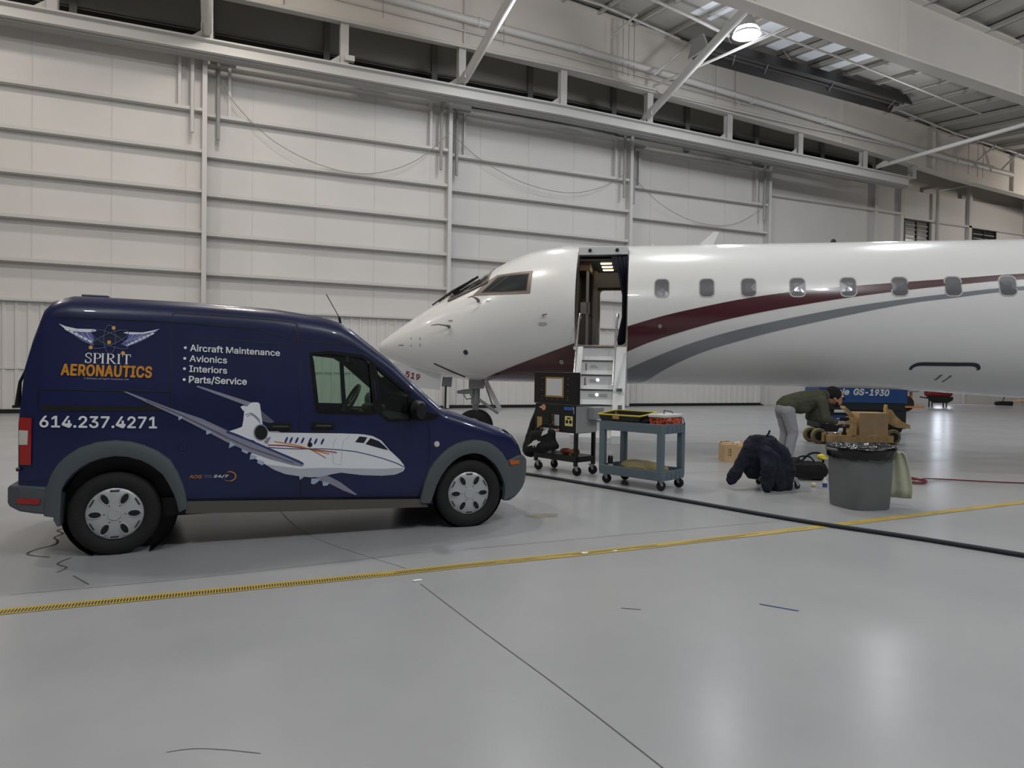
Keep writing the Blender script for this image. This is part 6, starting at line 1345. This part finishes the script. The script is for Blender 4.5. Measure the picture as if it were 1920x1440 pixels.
# ---------------------------------------------------------------- far right gear under the belly
cj = facing('axle_jack', 'orange wheeled jack with a dark wheel, right of the blue lift', 'jack', 26.3, 19.9)
mb = MB(); mb.box(-.45, .62, -.2, .2, .20, .27); mb.box(.12, .2, -.05, .05, .27, .95); mb.prism([(-.45, .2), (-.38, .2), (-.38, .6), (-.42, .6)], lambda u, v, w2: (u, w2, v), -.03, .03); mb.build('frame', 'jack_orange', cj)
MB().lathe([(0, -.06), (.3, -.08), (.33, 0), (.3, .08), (0, .06)], 28, Matrix.Translation((-.05, -.02, .36)) @ Matrix.Rotation(PI/2, 4, 'X'), cap=False).build('wheel', 'tyre', cj)
MB().box(-.28, .38, -.25, .25, .85, 1.35).build('control_box', 'gear_grey', cj, bevel=.02)
MB().box(-.20, .18, -.27, -.25, .95, 1.15).build('display_plate', 'sticker_white', cj)
ct = facing('air_compressor', 'dark red horizontal air tank on a black frame, far right under the belly', 'compressor', 32.6, 23.0)
MB().lathe([(0, -.62), (.18, -.60), (.24, -.5), (.24, .5), (.18, .6), (0, .62)], 24, Matrix.Translation((0, 0, .72)) @ Matrix.Rotation(PI/2, 4, 'Y'), cap=False).build('tank', 'tank_red', ct, smooth=True)
mb = MB(); mb.prism([(-.65, .52), (.62, .52), (.6, .36), (.35, .22), (-.35, .22), (-.55, .36)], lambda u, v, w2: (u, w2, v), -.2, -.14); mb.tube([(-.35, -.1, .0), (-.35, -.1, .4)], .03, 6); mb.tube([(.35, -.1, 0), (.35, -.1, .4)], .03, 6); mb.tube([(-.35, .15, .0), (-.35, .15, .4)], .03, 6); mb.tube([(.35, .15, 0), (.35, .15, .4)], .03, 6); mb.tube([(-.62, -.17, .45), (-1.0, -.17, .5)], .03, 6); mb.build('frame', 'lift_dark', ct)
mb = MB(); mb.cbox((.72, 0, 1.0), (.3, .22, .28)); mb.tube([(.5, 0, .98), (.9, 0, 1.0)], .05, 8); mb.build('motor', 'lift_dark', ct)
fx = facing('floor_jack', 'small dark jack with an upright handle at the far right edge', 'jack', 38.0, 23.2)
mb = MB(); mb.cbox((0, 0, .16), (.75, .3, .22)); mb.tube([(-.5, 0, .15), (.4, 0, .1)], .08, 8); mb.build('jack_body', 'lift_dark', fx, bevel=.02); MB().tube([(-.1, 0, .2), (.1, 0, .75), (.22, 0, 1.15)], .025, 6).build('handle', 'powder_black', fx); MB().tube([(.3, 0, .2), (1.1, 0, .35), (1.6, 0, .3)], .05, 6).build('tow_arm', 'wood', fx)

# ---------------------------------------------------------------- hoses
tag(MB().tube(spline([(3.75, 9.4, .022), (4.12, 8.78, .022), (4.55, 7.64, .022), (4.99, 6.37, .022), (5.4, 5.21, .022), (5.81, 4.36, .022), (6.14, 3.56, .022), (6.6, 2.4, .022), (7.0, 1.4, .022)], 8), .021, 10).build('air_hose', 'hose_navy', smooth=True), 'thick dark blue hose crossing the floor from the van to the right edge', 'hose')
coil = []
for k in range(0, 66):
    a = k*PI/11; coil.append((9.0+.18*math.cos(a)+.05*k/66+.30*math.sin(a)*.3, 6.78+.30*math.sin(a), .010+.009*(k/22)))
coil += [(9.6, 6.75, .010), (10.2, 6.25, .010), (10.9, 5.85, .010), (12.0, 5.2, .010)]
tag(MB().tube(spline(coil, 3), .0085, 6).build('red_hose', 'hose_red', smooth=True), 'thin dark red hose coiled beside the bin and trailing off to the right', 'hose')
# ================================================================== the worker
mat('skin', '#b58468', .55); mat('hoodie', '#484b3c', .95, bump=.2, bscale=40); mat('trousers', '#96989f', .9, bump=.15, bscale=40); mat('boot', '#17181b', .6); mat('hat_black', '#0c0c0e', .9); mat('beard', '#2a2019', .9)
pw = facing('person', 'person in a dark green hoodie, grey trousers and black cap bending over', 'person', 8.92, 8.95, 0, .12)
def limb(*a): return ('t',)+a
# local frame: +x the way the person faces, y to the left/away, z up
hipz = .88
L = lambda s: s*.10
Rz = lambda a: Matrix.Rotation(a, 4, 'Y')
body = [('e', (-.04, 0, .92), (.13, .17, .13)), limb([(-.02, 0, .95), (.22, 0, 1.02), (.46, 0, 1.07)], (.13, .14, .14)), limb([(.46, 0, 1.08), (.60, 0, 1.12)], (.07, .06)),
        ('e', (.735, 0, 1.115), (.105, .078, .118), Rz(math.radians(65))), ('e', (.775, 0, 1.045), (.06, .055, .065))]
for s in (-1, 1):
    body += [limb([(-.04, L(s), .86), (.05, s*.12, .49), (-.03, s*.12, .09)], (.085, .058, .042)), ('e', (.04, s*.125, .045), (.12, .045, .042)),
             limb([(.47, s*.17, 1.04), (.50, s*.24, .76)], (.055, .042)), limb([(.50, s*.24, .76), (.80, s*.13, .675)], (.042, .028))]
    # hand: palm, four unequal curled fingers, thumb from the side of the palm
    h = Vector((.80, s*.13, .675)); body.append(('e', h+Vector((.045, -s*.005, -.006)), (.05, .036, .018)))
    for k, (yy, ln) in enumerate(((-.028, .060), (-.009, .072), (.010, .066), (.028, .052))):
        a = h+Vector((.08, yy, -.006)); body.append(limb([a, a+Vector((ln*.5, 0, -.004)), a+Vector((ln*.82, 0, -.024)), a+Vector((ln*.9, 0, -.048))], (.0095, .009, .008, .007)))
    a = h+Vector((.03, -s*.030, -.004)); body.append(limb([a, a+Vector((.03, -s*.024, -.012)), a+Vector((.062, -s*.022, -.030))], (.012, .010, .008)))
# face: nose, brow, chin, ears
body += [('e', (.800, 0, 1.045), (.018, .013, .022)), ('e', (.77, 0, .995), (.03, .03, .03)), ('e', (.70, -.078, 1.09), (.02, .010, .028)), ('e', (.70, .078, 1.09), (.02, .010, .028))]
blob('body', 'skin', pw, body, .0085, 2)
blob('hoodie', 'hoodie', pw, [('e', (-.02, 0, .97), (.16, .185, .135)), limb([(-.01, 0, .99), (.2, 0, 1.035), (.46, 0, 1.085)], (.15, .165, .165)), ('e', (.44, 0, 1.07), (.13, .20, .12)), limb([(.5, 0, 1.10), (.585, 0, 1.13)], (.10, .085)), ('e', (.2, 0, .94), (.2, .15, .12))]
     + [limb([(.45, s*.17, 1.05), (.50, s*.245, .76)], (.085, .068)) for s in (-1, 1)] + [limb([(.50, s*.245, .76), (.77, s*.14, .683)], (.066, .045)) for s in (-1, 1)], .014, 3, .018, .09)
mb = [('e', (-.05, 0, .90), (.15, .175, .14))]
for s in (-1, 1): mb += [limb([(-.05, L(s), .88), (.045, s*.12, .50), (-.03, s*.12, .13)], (.115, .088, .072))]
blob('trousers', 'trousers', pw, mb, .014, 3, .016, .08)
for s in (-1, 1): blob('boot', 'boot', pw, [('e', (.05, s*.125, .05), (.145, .056, .05)), limb([(-.03, s*.12, .05), (-.03, s*.12, .17)], (.06, .058)), ('b', (.04, s*.125, .014), (.26, .09, .028))], .012, 2)
hat = blob('cap', 'hat_black', pw, [('e', (.715, 0, 1.15), (.118, .098, .105), Rz(math.radians(65)))], .012, 2)
MB().prism([(-.075, -.06), (-.03, .06), (.03, .075)], lambda u, v, w2: (0, 0, 0), 0, 0) if False else None
mb = MB(); rows = []
for t in np.linspace(-1, 1, 9): rows.append([(.815+.0*abs(t), .078*t, 1.125-.012*t*t), (.865-.03*t*t, .07*t, 1.075-.01*t*t)])
br = mb.loft(rows, closed=False).build('cap_brim', 'hat_black', hat, smooth=True); so = br.modifiers.new('thick', 'SOLIDIFY'); so.thickness = .008
MB().lathe([(.012, 0), (.010, .002), (0, .003)], 10, Matrix.Translation((.80, -.085, 1.12)) @ Matrix.Rotation(PI/2, 4, 'X'), cap=False).build('cap_badge', 'sticker_white', hat)
blob('beard', 'beard', pw, [('e', (.768, 0, .990), (.034, .042, .026)), ('e', (.742, -.052, 1.015), (.024, .014, .028)), ('e', (.742, .052, 1.015), (.024, .014, .028))], .008, 1)
mb = MB()
for s in (-1, 1): mb.lathe([(.011, 0), (.009, .004), (0, .005)], 10, Matrix.Translation((.812, s*.033, 1.078)) @ Matrix.Rotation(PI/2, 4, 'Y'), cap=False)
mb.build('eyes', 'black', pw)
MB().tube([(.775, -.022, 1.018), (.812, 0, 1.012), (.775, .022, 1.018)], .004, 6).build('mouth', 'mark_red', pw)
for s in (-1, 1): MB().tube([(.765, s*.142, .683), (.80, s*.13, .677)], [.043, .036], 12).build('cuff', 'white_cloth', pw)
ph = thing('hand_held_tool', 'small dark tool gripped by the bending person', 'tool', (0, 0, 0), 0)
mW = pw.matrix_basis
q = Matrix.Translation(pw.location) @ Matrix.Rotation(pw.rotation_euler.z, 4, 'Z') @ Vector((.90, 0, .640)); ph.location = q; ph.rotation_euler = pw.rotation_euler
mb = MB(); mb.cbox((0, 0, 0), (.07, .34, .035)); mb.cbox((.05, 0, -.03), (.1, .12, .06)); mb.build('tool_body', 'powder_black', ph, bevel=.01)
MB().cbox((.06, .1, .03), (.12, .08, .04)).build('tool_grip', 'caster_steel', ph, bevel=.008)
# proportion pass over body and clothes together: fuller head, longer reach
def proportion(o):
    for v in o.data.vertices:
        x, y, z = v.co
        d = math.sqrt((x-.74)**2+y*y+(z-1.10)**2); k = max(0.0, min(1.0, (.26-d)/.07)); k = k*k*(3-2*k) if x > .58 else 0.0
        f = 1+.20*k; x, y, z = .66+(x-.66)*f, y*f, 1.09+(z-1.09)*f
        t = max(0.0, min(1.0, (z-.6)/.25)); x = x*(1+.13*t) if x > 0 else x
        v.co = (x, y, z)
    for c in o.children: proportion(c)
for c in pw.children: proportion(c)
for v in (ph,): v.location = v.location + Vector((.10*math.cos(pw.rotation_euler.z), .10*math.sin(pw.rotation_euler.z), 0))
